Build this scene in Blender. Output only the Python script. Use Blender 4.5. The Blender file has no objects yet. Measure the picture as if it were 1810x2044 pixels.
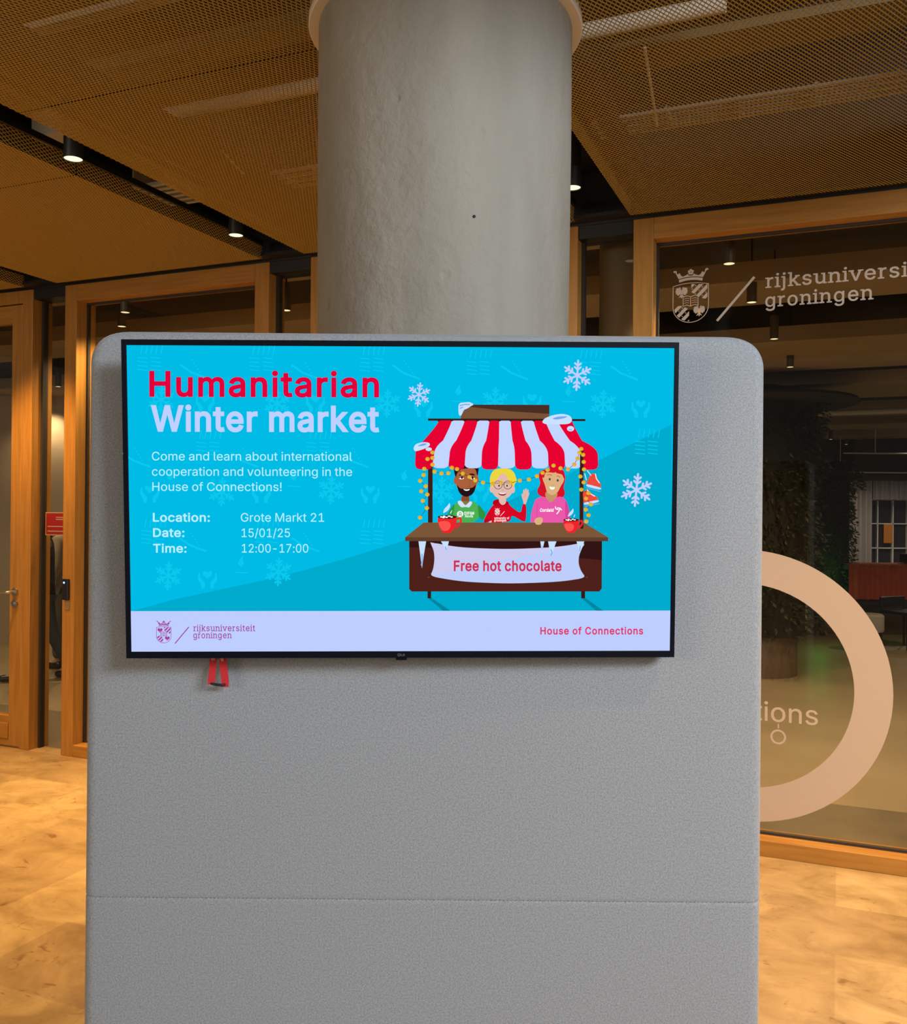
import bpy, bmesh, math, random
import numpy as np
from mathutils import Vector, Matrix
from mathutils.geometry import tessellate_polygon, delaunay_2d_cdt

random.seed(7)
SC = bpy.context.scene
COL = SC.collection
PI = math.pi

# ------------------------------------------------------------------ camera
EYE = 1.60
cam_d = bpy.data.cameras.new('camera')
cam_d.sensor_fit = 'HORIZONTAL'
cam_d.sensor_width = 36.0
cam_d.lens = 36.0 * 1834.16 / 1810.0
cam_d.clip_start = 0.05
cam = bpy.data.objects.new('camera', cam_d)
COL.objects.link(cam)
PITCH, ROLL = 0.00297, 0.00883          # a hair upwards, rolled half a degree
_r0 = Vector((1, 0, 0)); _u0 = Vector((0, -math.sin(PITCH), math.cos(PITCH))); _f0 = Vector((0, math.cos(PITCH), math.sin(PITCH)))
_r = _r0 * math.cos(ROLL) + _u0 * math.sin(ROLL)
_u = -_r0 * math.sin(ROLL) + _u0 * math.cos(ROLL)
cam.matrix_world = Matrix(((_r.x, _u.x, -_f0.x, 0), (_r.y, _u.y, -_f0.y, 0), (_r.z, _u.z, -_f0.z, EYE), (0, 0, 0, 1)))
SC.camera = cam

# ------------------------------------------------------------------ world, light, exposure
SC.view_settings.view_transform = 'Standard'
SC.view_settings.look = 'None'
SC.view_settings.exposure = 0.0
SC.view_settings.gamma = 1.0
SC.view_settings.use_curve_mapping = False
SC.cycles.use_denoising = True
SC.cycles.max_bounces = 8
SC.cycles.diffuse_bounces = 5
SC.cycles.glossy_bounces = 4
SC.cycles.transmission_bounces = 6
SC.cycles.transparent_max_bounces = 24
SC.cycles.sample_clamp_indirect = 4.0

w = bpy.data.worlds.new('world'); SC.world = w
w.use_nodes = True
w.node_tree.nodes['Background'].inputs[0].default_value = (1.0, 0.93, 0.85, 1)
w.node_tree.nodes['Background'].inputs[1].default_value = 0.13

def area_light(name, loc, target, size_x, size_y, power, color):
    l = bpy.data.lights.new(name, 'AREA'); l.shape = 'RECTANGLE'; l.size = size_x; l.size_y = size_y
    l.energy = power; l.color = color
    o = bpy.data.objects.new(name, l); COL.objects.link(o)
    o.location = loc
    o.rotation_euler = (Vector(target) - Vector(loc)).to_track_quat('-Z', 'Y').to_euler()
    return o

# unseen area lights: cool hall daylight behind the photographer, with an added warm fill
area_light('hall_daylight', (3.4, -1.6, 3.45), (-0.1, 2.0, 1.3), 2.6, 1.0, 325, (0.78, 0.89, 1.0))
area_light('hall_daylight_front', (1.6, -4.6, 2.6), (-0.2, 2.0, 1.0), 3.6, 1.6, 45, (0.84, 0.92, 1.0))
area_light('hall_warm_fill', (-6.2, -3.0, 2.7), (-0.4, 2.0, 1.2), 3.4, 2.2, 165, (1.0, 0.84, 0.66))  # added warm light from the left, lifts the column's edges

WARM = (1.0, 0.58, 0.20)
SPOT_W = 230.0          # ceiling downlights
INNER_W = 125.0          # spotlights and added beams in the room behind the glass

# ------------------------------------------------------------------ frames
YAW = 0.3966            # the glass wall runs from far left to near right
WALL_D = 4.575
CEIL = 3.083
WALL_M = Matrix.Translation((math.sin(YAW) * WALL_D, math.cos(YAW) * WALL_D, 0)) @ Matrix.Rotation(-YAW, 4, 'Z')

def wp(u, v, z):
    """point in the frame of the glass wall: u along it, v behind it"""
    return WALL_M @ Vector((u, v, z))

# ------------------------------------------------------------------ materials
def lin(c):
    return tuple((x / 255 / 12.92) if x / 255 <= 0.04045 else ((x / 255 + 0.055) / 1.055) ** 2.4 for x in c)

def mat(name, rgb, rough=0.6, metal=0.0, spec=0.5):
    m = bpy.data.materials.new(name); m.use_nodes = True
    b = m.node_tree.nodes['Principled BSDF']
    b.inputs['Base Color'].default_value = (*rgb, 1)
    b.inputs['Roughness'].default_value = rough
    b.inputs['Metallic'].default_value = metal
    b.inputs['Specular IOR Level'].default_value = spec
    return m

def nd(m, t, **kw):
    n = m.node_tree.nodes.new(t)
    for k, v in kw.items():
        setattr(n, k, v)
    return n

def ln(m, a, b):
    m.node_tree.links.new(a, b)

def emit(name, rgb, s=1.0):
    m = bpy.data.materials.new(name); m.use_nodes = True
    nt = m.node_tree
    nt.nodes.remove(nt.nodes['Principled BSDF'])
    e = nt.nodes.new('ShaderNodeEmission'); e.inputs[0].default_value = (*rgb, 1); e.inputs[1].default_value = s
    nt.links.new(e.outputs[0], nt.nodes['Material Output'].inputs[0])
    return m

def noisy(name, c1, c2, scale=(1, 1, 1), nscale=5.0, detail=6.0, rough=0.6, bump=0.0, metal=0.0, spec=0.5, lo=0.35, hi=0.65, bscale=None):
    m = mat(name, c1, rough, metal, spec)
    b = m.node_tree.nodes['Principled BSDF']
    tc = nd(m, 'ShaderNodeTexCoord'); mp = nd(m, 'ShaderNodeMapping'); mp.inputs['Scale'].default_value = scale
    ln(m, tc.outputs['Object'], mp.inputs[0])
    n = nd(m, 'ShaderNodeTexNoise'); n.inputs['Scale'].default_value = nscale; n.inputs['Detail'].default_value = detail
    ln(m, mp.outputs[0], n.inputs['Vector'])
    r = nd(m, 'ShaderNodeValToRGB')
    r.color_ramp.elements[0].position = lo; r.color_ramp.elements[0].color = (*c1, 1)
    r.color_ramp.elements[1].position = hi; r.color_ramp.elements[1].color = (*c2, 1)
    ln(m, n.outputs['Fac'], r.inputs[0]); ln(m, r.outputs[0], b.inputs['Base Color'])
    if bump:
        bp = nd(m, 'ShaderNodeBump'); bp.inputs['Strength'].default_value = bump; bp.inputs['Distance'].default_value = 0.01
        src = n
        if bscale:
            src = nd(m, 'ShaderNodeTexNoise'); src.inputs['Scale'].default_value = bscale; src.inputs['Detail'].default_value = 4
            ln(m, tc.outputs['Object'], src.inputs['Vector'])
        ln(m, src.outputs['Fac'], bp.inputs['Height']); ln(m, bp.outputs[0], b.inputs['Normal'])
    return m

M = {}
M['wood'] = noisy('larch_wood', (0.36, 0.160, 0.024), (0.45, 0.212, 0.038), (14, 14, 0.9), 3.0, 5, 0.42, 0.03)
M['wood_h'] = noisy('larch_wood_rail', (0.36, 0.160, 0.024), (0.45, 0.212, 0.038), (0.9, 14, 14), 3.0, 5, 0.42, 0.03)
M['black'] = mat('black_metal', (0.010, 0.010, 0.011), 0.5)
M['gasket'] = mat('dark_gasket', (0.03, 0.022, 0.015), 0.6)
M['steel'] = mat('brushed_steel', (0.62, 0.58, 0.52), 0.28, 1.0)
M['mesh'] = mat('brass_expanded_metal', (0.42, 0.285, 0.062), 0.5, 0.2)
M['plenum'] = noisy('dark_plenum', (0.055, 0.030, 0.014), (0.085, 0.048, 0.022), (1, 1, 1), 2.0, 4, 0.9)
M['duct'] = mat('galvanised_duct', (0.62, 0.58, 0.50), 0.6, 0.0)
M['tray'] = mat('grey_cable_tray', (0.40, 0.37, 0.32), 0.6)
M['lens'] = emit('lamp_lens', (1.0, 0.76, 0.44), 1.9)
M['lens_in'] = emit('spot_lens', (1.0, 0.80, 0.50), 1.7)
M['collar'] = mat('cream_collar', (0.72, 0.66, 0.58), 0.6)

def fabric():
    m = mat('grey_woven_fabric', (0.3, 0.3, 0.3), 0.95, 0, 0.15)
    b = m.node_tree.nodes['Principled BSDF']
    tc = nd(m, 'ShaderNodeTexCoord')
    def wave(ang, sc):
        mp = nd(m, 'ShaderNodeMapping'); mp.inputs['Rotation'].default_value = (0, ang, 0)
        ln(m, tc.outputs['Object'], mp.inputs[0])
        wv = nd(m, 'ShaderNodeTexWave'); wv.inputs['Scale'].default_value = sc; wv.inputs['Distortion'].default_value = 1.2
        wv.inputs['Detail'].default_value = 1.0; wv.inputs['Detail Scale'].default_value = 0.5
        ln(m, mp.outputs[0], wv.inputs['Vector'])
        return wv.outputs['Fac']
    a = wave(0.62, 125.0); c = wave(0.62 + PI / 2, 125.0)
    mx = nd(m, 'ShaderNodeMath', operation='MULTIPLY'); ln(m, a, mx.inputs[0]); ln(m, c, mx.inputs[1])
    ns = nd(m, 'ShaderNodeTexNoise'); ns.inputs['Scale'].default_value = 260; ns.inputs['Detail'].default_value = 2
    ln(m, tc.outputs['Object'], ns.inputs['Vector'])
    ad = nd(m, 'ShaderNodeMath', operation='ADD'); ln(m, mx.outputs[0], ad.inputs[0]); ln(m, ns.outputs['Fac'], ad.inputs[1])
    r = nd(m, 'ShaderNodeValToRGB')
    r.color_ramp.elements[0].position = 0.35; r.color_ramp.elements[0].color = (0.165, 0.168, 0.173, 1)
    r.color_ramp.elements[1].position = 1.05; r.color_ramp.elements[1].color = (0.39, 0.40, 0.415, 1)
    ln(m, ad.outputs[0], r.inputs[0]); ln(m, r.outputs[0], b.inputs['Base Color'])
    bp = nd(m, 'ShaderNodeBump'); bp.inputs['Strength'].default_value = 0.25; bp.inputs['Distance'].default_value = 0.001
    ln(m, ad.outputs[0], bp.inputs['Height']); ln(m, bp.outputs[0], b.inputs['Normal'])
    b.inputs['Sheen Weight'].default_value = 0.35
    b.inputs['Sheen Roughness'].default_value = 0.4
    return m
M['fabric'] = fabric()

def floor_mat():
    m = mat('travertine_floor', (0.5, 0.4, 0.3), 0.34, 0, 0.4)
    b = m.node_tree.nodes['Principled BSDF']
    tc = nd(m, 'ShaderNodeTexCoord')
    br = nd(m, 'ShaderNodeTexBrick'); br.offset = 0.37; br.offset_frequency = 2
    br.inputs['Color1'].default_value = (0.475, 0.345, 0.175, 1); br.inputs['Color2'].default_value = (0.335, 0.225, 0.112, 1)
    br.inputs['Mortar'].default_value = (0.40, 0.28, 0.145, 1)
    br.inputs['Scale'].default_value = 1.0; br.inputs['Mortar Size'].default_value = 0.0015; br.inputs['Mortar Smooth'].default_value = 0.3
    br.inputs['Bias'].default_value = -0.15
    br.inputs['Brick Width'].default_value = 0.92; br.inputs['Row Height'].default_value = 0.46
    ln(m, tc.outputs['Object'], br.inputs['Vector'])
    mp = nd(m, 'ShaderNodeMapping'); mp.inputs['Scale'].default_value = (1.0, 1.3, 1); ln(m, tc.outputs['Object'], mp.inputs[0])
    n1 = nd(m, 'ShaderNodeTexNoise'); n1.inputs['Scale'].default_value = 3.4; n1.inputs['Detail'].default_value = 8; n1.inputs['Roughness'].default_value = 0.65; n1.inputs['Distortion'].default_value = 0.6
    ln(m, mp.outputs[0], n1.inputs['Vector'])
    r1 = nd(m, 'ShaderNodeValToRGB'); r1.color_ramp.elements[0].position = 0.33; r1.color_ramp.elements[0].color = (0.66, 0.60, 0.52, 1)
    r1.color_ramp.elements[1].position = 0.62; r1.color_ramp.elements[1].color = (1.12, 1.12, 1.10, 1)
    ln(m, n1.outputs['Fac'], r1.inputs[0])
    n2 = nd(m, 'ShaderNodeTexNoise'); n2.inputs['Scale'].default_value = 11; n2.inputs['Detail'].default_value = 5; n2.inputs['Distortion'].default_value = 1.5
    ln(m, mp.outputs[0], n2.inputs['Vector'])
    r2 = nd(m, 'ShaderNodeValToRGB'); r2.color_ramp.elements[0].position = 0.28; r2.color_ramp.elements[0].color = (0.62, 0.52, 0.42, 1)
    r2.color_ramp.elements[1].position = 0.37; r2.color_ramp.elements[1].color = (1, 1, 1, 1)
    ln(m, n2.outputs['Fac'], r2.inputs[0])
    def mul(a, c):
        x = nd(m, 'ShaderNodeMix', data_type='RGBA', blend_type='MULTIPLY'); x.inputs[0].default_value = 1
        ln(m, a, x.inputs[6]); ln(m, c, x.inputs[7]); return x.outputs[2]
    ln(m, mul(mul(br.outputs['Color'], r1.outputs[0]), r2.outputs[0]), b.inputs['Base Color'])
    return m
M['floor'] = floor_mat()

def concrete():
    m = mat('painted_concrete', (0.5, 0.48, 0.44), 0.75, 0, 0.3)
    b = m.node_tree.nodes['Principled BSDF']
    tc = nd(m, 'ShaderNodeTexCoord')
    mp = nd(m, 'ShaderNodeMapping'); mp.inputs['Scale'].default_value = (5, 5, 0.7); ln(m, tc.outputs['Object'], mp.inputs[0])
    n = nd(m, 'ShaderNodeTexNoise'); n.inputs['Scale'].default_value = 1.5; n.inputs['Detail'].default_value = 6; ln(m, mp.outputs[0], n.inputs['Vector'])
    r = nd(m, 'ShaderNodeValToRGB'); r.color_ramp.elements[0].position = 0.3; r.color_ramp.elements[0].color = (0.265, 0.235, 0.188, 1)
    r.color_ramp.elements[1].position = 0.7; r.color_ramp.elements[1].color = (0.335, 0.30, 0.245, 1)
    ln(m, n.outputs['Fac'], r.inputs[0]); ln(m, r.outputs[0], b.inputs['Base Color'])
    n2 = nd(m, 'ShaderNodeTexNoise'); n2.inputs['Scale'].default_value = 5; n2.inputs['Detail'].default_value = 9; n2.inputs['Roughness'].default_value = 0.62; ln(m, tc.outputs['Object'], n2.inputs['Vector'])
    v = nd(m, 'ShaderNodeTexVoronoi'); v.inputs['Scale'].default_value = 7; ln(m, tc.outputs['Object'], v.inputs['Vector'])
    rv = nd(m, 'ShaderNodeMapRange'); rv.inputs[1].default_value = 0.0; rv.inputs[2].default_value = 0.13; rv.inputs[3].default_value = -0.35; rv.inputs[4].default_value = 0.0
    ln(m, v.outputs['Distance'], rv.inputs[0])
    ad = nd(m, 'ShaderNodeMath', operation='ADD'); ln(m, n2.outputs['Fac'], ad.inputs[0]); ln(m, rv.outputs[0], ad.inputs[1])
    bp = nd(m, 'ShaderNodeBump'); bp.inputs['Strength'].default_value = 0.7; bp.inputs['Distance'].default_value = 0.03
    ln(m, ad.outputs[0], bp.inputs['Height']); ln(m, bp.outputs[0], b.inputs['Normal'])
    return m
M['concrete'] = concrete()

def glass():
    m = bpy.data.materials.new('tinted_window_glass'); m.use_nodes = True
    nt = m.node_tree; nt.nodes.remove(nt.nodes['Principled BSDF'])
    t = nt.nodes.new('ShaderNodeBsdfTransparent'); t.inputs[0].default_value = (0.86, 0.83, 0.76, 1)
    g = nt.nodes.new('ShaderNodeBsdfGlossy'); g.inputs['Roughness'].default_value = 0.02; g.inputs[0].default_value = (0.9, 0.9, 0.9, 1)
    f = nt.nodes.new('ShaderNodeFresnel'); f.inputs[0].default_value = 1.5
    ge = nt.nodes.new('ShaderNodeNewGeometry')          # reflect at the outer faces only: a thin pane has no inner total reflection
    inv = nt.nodes.new('ShaderNodeMath'); inv.operation = 'SUBTRACT'; inv.inputs[0].default_value = 1.5
    nt.links.new(ge.outputs['Backfacing'], inv.inputs[1])
    cl = nt.nodes.new('ShaderNodeMath'); cl.operation = 'GREATER_THAN'; cl.inputs[1].default_value = 1.0; nt.links.new(inv.outputs[0], cl.inputs[0])
    mu = nt.nodes.new('ShaderNodeMath'); mu.operation = 'MULTIPLY'; nt.links.new(f.outputs[0], mu.inputs[0]); nt.links.new(cl.outputs[0], mu.inputs[1])
    mx = nt.nodes.new('ShaderNodeMixShader')
    nt.links.new(mu.outputs[0], mx.inputs[0]); nt.links.new(t.outputs[0], mx.inputs[1]); nt.links.new(g.outputs[0], mx.inputs[2])
    nt.links.new(mx.outputs[0], nt.nodes['Material Output'].inputs[0])
    return m
M['glass'] = glass()

# ------------------------------------------------------------------ mesh helpers
class MB:
    """collects shapes and links them as ONE mesh object"""
    def __init__(self):
        self.v = []; self.f = []; self.m = []; self.s = []; self.mats = []
    def mi(self, mt):
        if mt is None: return 0
        if mt not in self.mats: self.mats.append(mt)
        return self.mats.index(mt)
    def add(self, vs, fs, mt=None, smooth=False):
        o = len(self.v); self.v += [tuple(p) for p in vs]; k = self.mi(mt)
        for f in fs:
            self.f.append(tuple(o + i for i in f)); self.m.append(k); self.s.append(smooth)
        return self
    def box(self, x0, x1, y0, y1, z0, z1, mt=None):
        v = [(x, y, z) for x in (x0, x1) for y in (y0, y1) for z in (z0, z1)]
        return self.add(v, [(0, 1, 3, 2), (4, 6, 7, 5), (0, 4, 5, 1), (2, 3, 7, 6), (0, 2, 6, 4), (1, 5, 7, 3)], mt)
    def tube(self, pts, r, n=10, mt=None, cap=True):
        pts = [Vector(p) for p in pts]; rs = r if isinstance(r, (list, tuple)) else [r] * len(pts)
        vs = []; fs = []
        for i, p in enumerate(pts):
            d = (pts[min(i + 1, len(pts) - 1)] - pts[max(i - 1, 0)]).normalized()
            a = d.cross(Vector((0, 0, 1)))
            if a.length < 1e-4: a = d.cross(Vector((0, 1, 0)))
            a.normalize(); b = d.cross(a)
            for k in range(n):
                t = 2 * PI * k / n; vs.append(p + (a * math.cos(t) + b * math.sin(t)) * rs[i])
        for i in range(len(pts) - 1):
            for k in range(n):
                fs.append((i * n + k, i * n + (k + 1) % n, (i + 1) * n + (k + 1) % n, (i + 1) * n + k))
        if cap:
            fs.append(tuple(range(n))); fs.append(tuple(reversed(range((len(pts) - 1) * n, len(pts) * n))))
        return self.add(vs, fs, mt, True)
    def lathe(self, prof, n=48, c=(0, 0, 0), mt=None, cap=True, axis='Z'):
        vs = []; fs = []
        for r, z in prof:
            for k in range(n):
                t = 2 * PI * k / n
                p = (r * math.cos(t), r * math.sin(t), z)
                if axis == 'Y': p = (p[0], p[2], p[1])
                vs.append((c[0] + p[0], c[1] + p[1], c[2] + p[2]))
        for i in range(len(prof) - 1):
            for k in range(n):
                fs.append((i * n + k, i * n + (k + 1) % n, (i + 1) * n + (k + 1) % n, (i + 1) * n + k))
        if cap:
            fs.append(tuple(reversed(range(n)))); fs.append(tuple(range((len(prof) - 1) * n, len(prof) * n)))
        return self.add(vs, fs, mt, True)
    def build(self, name, mt=None, parent=None, matrix=None, bevel=0.0, smooth=None):
        me = bpy.data.meshes.new(name)
        me.from_pydata(self.v, [], self.f); 
        mats = self.mats if self.mats else [mt]
        for q in mats: me.materials.append(q)
        if self.mats: me.polygons.foreach_set('material_index', self.m)
        me.polygons.foreach_set('use_smooth', self.s if smooth is None else [smooth] * len(self.f))
        me.update()
        bm = bmesh.new(); bm.from_mesh(me)
        if len(bm.faces) < 60000: bmesh.ops.recalc_face_normals(bm, faces=bm.faces)
        bm.to_mesh(me); bm.free()
        o = bpy.data.objects.new(name, me); COL.objects.link(o)
        if parent is not None: o.parent = parent
        if matrix is not None: o.matrix_local = matrix
        if bevel:
            b = o.modifiers.new('bevel', 'BEVEL'); b.width = bevel; b.segments = 2; b.limit_method = 'ANGLE'; b.angle_limit = 0.7
        if any(self.s) and smooth is None:
            try: me.set_sharp_from_angle(angle=0.7)
            except Exception: pass
        return o

def tag(o, label=None, cat=None, group=None, kind=None):
    if label: o['label'] = label
    if cat: o['category'] = cat
    if group: o['group'] = group
    if kind: o['kind'] = kind
    return o

def empty(name, matrix=None, loc=None, rotz=0.0):
    o = bpy.data.objects.new(name, None); COL.objects.link(o); o.empty_display_size = 0.1
    if matrix is not None: o.matrix_world = matrix
    else:
        o.location = loc or (0, 0, 0); o.rotation_euler = (0, 0, rotz)
    return o

def copy_tree(o, parent=None):
    c = o.copy(); COL.objects.link(c)
    if parent is not None: c.parent = parent
    for ch in list(o.children): copy_tree(ch, c)
    return c

# ================================================================== THE SETTING
# floor: stone slabs laid parallel to the glass wall, running on behind the glass
mb = MB(); mb.add([(-16, -12, 0), (14, -12, 0), (14, .13, 0), (-16, .13, 0)], [(0, 1, 2, 3)])
tag(mb.build('floor', M['floor'], None, WALL_M), kind='structure')

M['inner_floor'] = noisy('polished_inner_floor', (.30, .235, .15), (.37, .295, .19), (1, 1, 1), .8, 3, .42)
mb = MB(); mb.add([(-16, 1.0, 0), (14, 1.0, 0), (14, 22, 0), (-16, 22, 0)], [(0, 1, 2, 3)])
tag(mb.build('floor_inner', M['inner_floor'], None, WALL_M), kind='structure')
M['dark_strip'] = noisy('dark_floor_strip', (.15, .12, .08), (.19, .155, .105), (1, 1, 1), 3, 3, .45)  # darker band of floor just inside the glass
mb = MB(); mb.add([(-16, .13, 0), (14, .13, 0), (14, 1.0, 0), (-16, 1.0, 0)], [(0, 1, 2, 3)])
tag(mb.build('floor_strip', M['dark_strip'], None, WALL_M), kind='structure')

# concrete soffit above the mesh ceiling and above the room behind the glass
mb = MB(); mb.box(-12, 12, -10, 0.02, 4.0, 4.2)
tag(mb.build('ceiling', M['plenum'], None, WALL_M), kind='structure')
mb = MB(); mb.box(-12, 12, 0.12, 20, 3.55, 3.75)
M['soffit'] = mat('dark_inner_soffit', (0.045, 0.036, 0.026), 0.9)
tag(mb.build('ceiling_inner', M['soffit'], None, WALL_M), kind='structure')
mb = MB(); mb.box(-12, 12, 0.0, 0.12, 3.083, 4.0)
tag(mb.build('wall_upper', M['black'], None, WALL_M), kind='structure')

# glass wall: wide timber-framed windows with narrow glass strips between them
PERIOD, BAYW = 1.87, 1.585
def bay(k):
    l = -0.955 + PERIOD * k
    return l, l + BAYW
FZ = 3.083
def window_bay(name, l, r):
    t = tag(empty(name, WALL_M), kind='structure')
    s = 0.100
    MB().box(l, l + s, 0, 0.17, 0.0, FZ).build('stile', M['wood'], t, bevel=0.003)
    MB().box(r - s, r, 0, 0.17, 0.0, FZ).build('stile', M['wood'], t, bevel=0.003)
    MB().box(l + s, r - s, 0, 0.17, FZ - 0.105, FZ).build('head_rail', M['wood_h'], t, bevel=0.003)
    MB().box(l + s, r - s, 0, 0.17, 0.0, 0.076).build('bottom_rail', M['wood_h'], t, bevel=0.003)
    bd = MB()
    for a, b, c, d in ((l + s, l + s + .012, .076, FZ - .105), (r - s - .012, r - s, .076, FZ - .105)):
        bd.box(a, b, .088, .112, c, d)
    bd.box(l + s, r - s, .088, .112, .076, .088); bd.box(l + s, r - s, .088, .112, FZ - .117, FZ - .105)
    bd.build('glazing_bead', M['gasket'], t)
    MB().box(l + s, r - s, .095, .105, .076, FZ - .105).build('glass_pane', M['glass'], t)
    return t

def strip(name, l, r):
    t = tag(empty(name, WALL_M), kind='structure')
    MB().box(l, r, .090, .100, .01, 3.02).build('glass_pane', M['glass'], t)
    g = MB(); g.box(l - .004, l + .016, .076, .12, 0.0, 3.02); g.box(r - .016, r + .004, .076, .12, 0.0, 3.02)
    g.build('gasket', M['gasket'], t)
    MB().box(l - .004, r + .004, .012, .15, 3.018, FZ).build('lintel', M['black'], t)
    return t
n = 1
for k in (-2, -1, 0, 1):
    window_bay('window_%d' % n, *bay(k)); n += 1
for k in (-3, -2, -1, 0):
    strip('window_%d' % n, bay(k)[1], bay(k + 1)[0]); n += 1

# glazed door at the far left
l, r = bay(-3)
door = tag(empty('door_1', WALL_M), kind='structure')
jm = MB(); jm.box(r - .090, r, 0, .17, 0, FZ); jm.box(l, l + .09, 0, .17, 0, FZ); jm.box(l + .09, r - .09, 0, .17, FZ - .085, FZ)
jm.build('door_frame', M['wood'], door, bevel=.003)
lf = MB(); a, b = l + .096, r - .096
lf.box(b - .095, b, .006, .075, .012, FZ - .092); lf.box(a, a + .095, .006, .075, .012, FZ - .092)
lf.build('leaf_stile', M['wood'], door, bevel=.004)
lf = MB(); lf.box(a + .095, b - .095, .006, .075, .012, .215); lf.box(a + .095, b - .095, .006, .075, FZ - .21, FZ - .092)
lf.box(a + .13, b - .095, -.001, .008, .06, .165)
lf.build('leaf_rail', M['wood_h'], door, bevel=.004)
MB().box(a + .095, b - .095, .038, .046, .215, FZ - .21).build('glass_pane', M['glass'], door)
MB().box(l + .09, r - .09, .02, .08, .0, .012).build('threshold', M['wood_h'], door)
h = MB(); hx = b - .040
h.lathe([(.026, -.008), (.027, -.002), (.027, .004)], 28, (hx, 0, 1.055), None, True, 'Y')
h.tube([(hx, 0, 1.055), (hx, -.045, 1.055), (hx - .012, -.056, 1.055), (hx - .12, -.056, 1.055)], .0095, 14)
h.lathe([(.002, -.024), (.012, -.022), (.019, -.012), (.021, 0), (.019, .012), (.012, .022), (.002, .024)], 20, (hx - .118, -.056, 1.055), None, True, 'Z')
h.build('door_handle', M['steel'], door)
h = MB(); h.lathe([(.025, -.008), (.027, -.002), (.027, .004)], 28, (hx, 0, .975), None, True, 'Y')
h.tube([(hx, -.004, .978), (hx, -.016, .978)], .0085, 14)
h.build('key_rosette', M['steel'], door)

# thin black line where the mesh ceiling meets the timber
MB().box(-9, 5, -.085, .001, FZ + .012, FZ + .03).build('trim_1', M['black'], None, WALL_M)
tag(bpy.data.objects['trim_1'], kind='structure')

# ------------------------------------------------------------------ concrete column with its collar
CX, CY, CR = -0.037, 2.82, 0.384
col = tag(empty('column', None, (CX, CY, 0)), 'round grey painted concrete column standing behind the upholstered screen', 'column')
MB().lathe([(CR * .985, 0), (CR * .985, 1.5), (CR * .993, 2.1), (CR * 1.004, 2.7), (CR * 1.006, 4.0)], 96, (0, 0, 0), None, False).build('shaft', M['concrete'], col)
MB().lathe([(CR * 1.002, 3.066), (.413, 3.066), (.4165, 3.070), (.4165, 3.092), (.413, 3.096), (CR * 1.002, 3.096)], 96, (0, 0, 0), None, False).build('collar', M['collar'], col)
tag(col.children[1], 'cream collar ring where the column meets the mesh ceiling')
M['pin'] = mat('dark_pinhole', (0.02, 0.015, 0.012), 0.8)
_a = math.radians(-77.2)
ph = MB(); ph.lathe([(.0012, -.002), (.0042, 0), (.0012, .002)], 12, (CR * math.cos(_a), CR * math.sin(_a) - .001, 2.395), None, True, 'Y'); ph.build('pinhole', M['pin'], col)

# ------------------------------------------------------------------ expanded-metal ceiling panels
CU = CX * math.cos(YAW) - CY * math.sin(YAW)
CV = CX * math.sin(YAW) + CY * math.cos(YAW) - WALL_D
PITCH_U, PITCH_V, AMP = .0081, .0145, .0036
def mesh_sheet(l, r, v0, v1):
    """strands of expanded metal: each a zigzag ribbon set at a slant, running away from the glass wall"""
    vs = []; fs = []
    nu = int((r - l) / PITCH_U); nv = round((v1 - v0) / PITCH_V); pv = (v1 - v0) / nv
    hx, hz = .0020, .0009
    near = l < CU + .45 and r > CU - .45 and v0 < CV + .45 and v1 > CV - .45
    def strand(fx, flip, cut):
        base = None
        for j in range(nv + 1):
            v = v0 + j * pv
            s = AMP if (j + flip) % 2 else -AMP
            p, q = fx(s)
            ok = True
            if cut:
                ok = (p[0] - CU) ** 2 + (v - CV) ** 2 > .402 ** 2
            if not ok:
                base = None; continue
            i = len(vs)
            vs.append((p[0], v, p[1])); vs.append((q[0], v, q[1]))
            if base is not None: fs.append((base, base + 1, i + 1, i))
            base = i
    for i in range(nu):
        u = l + (i + .5) * PITCH_U
        strand(lambda s, u=u: ((u + s - hx, CEIL - hz), (u + s + hx, CEIL + hz)), i % 2, near and abs(u - CU) < .42)
    for ue in (l, r):                       # upturned edges
        for i in range(9):
            z = CEIL + .004 + i * PITCH_U
            strand(lambda s, z=z, ue=ue: ((ue - hz, z + s - hx), (ue + hz, z + s + hx)), i % 2, near)
    o = MB().add(vs, fs)
    return o

def ceiling_panel(l, r, v0, v1, label):
    t = tag(empty('ceiling_panel', WALL_M), label, 'ceiling panel', 'expanded metal ceiling panels')
    mesh_sheet(l, r, v0, v1).build('mesh_sheet', M['mesh'], t, smooth=False)
    fr = MB(); hi = CEIL + .078
    far_from_col = not (l < CU + .45 and r > CU - .45 and v0 < CV + .45 and v1 > CV - .45)
    for ue in (l, r):
        segs = [(v0, v1)]
        if abs(ue - CU) < .40 and not far_from_col:
            dv = math.sqrt(.41 ** 2 - (ue - CU) ** 2)
            segs = [(max(v0, CV + dv), v1), (v0, min(v1, CV - dv))]
        for s0, s1 in segs:
            if s1 > s0: fr.box(ue - .008, ue + .008, s0, s1, hi, hi + .028)
    fr.build('edge_frame', M['black'], t)
    return t
P = [(bay(k)[0], bay(k)[1]) for k in range(-3, 2)]
ceiling_panel(*P[0], -1.55, -.072, 'brass mesh ceiling panel above the glazed door, leftmost of the panels')
ceiling_panel(*P[1], -1.487, -.072, 'brass mesh ceiling panel left of the two lit black-gap downlights, against the glass wall')
ceiling_panel(*P[1], -2.90, -1.4905, 'brass mesh ceiling panel at the left edge beyond the thin dark seam')
ceiling_panel(*P[2], -2.047, -.072, 'brass mesh ceiling panel between the left downlights and the column, against the glass wall')
ceiling_panel(*P[2], -3.75, -2.0505, 'brass mesh ceiling panel in the top left corner in front of the column')
ceiling_panel(*P[3], -2.047, -.072, 'brass mesh ceiling panel right of the column above the lettered window')
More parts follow.
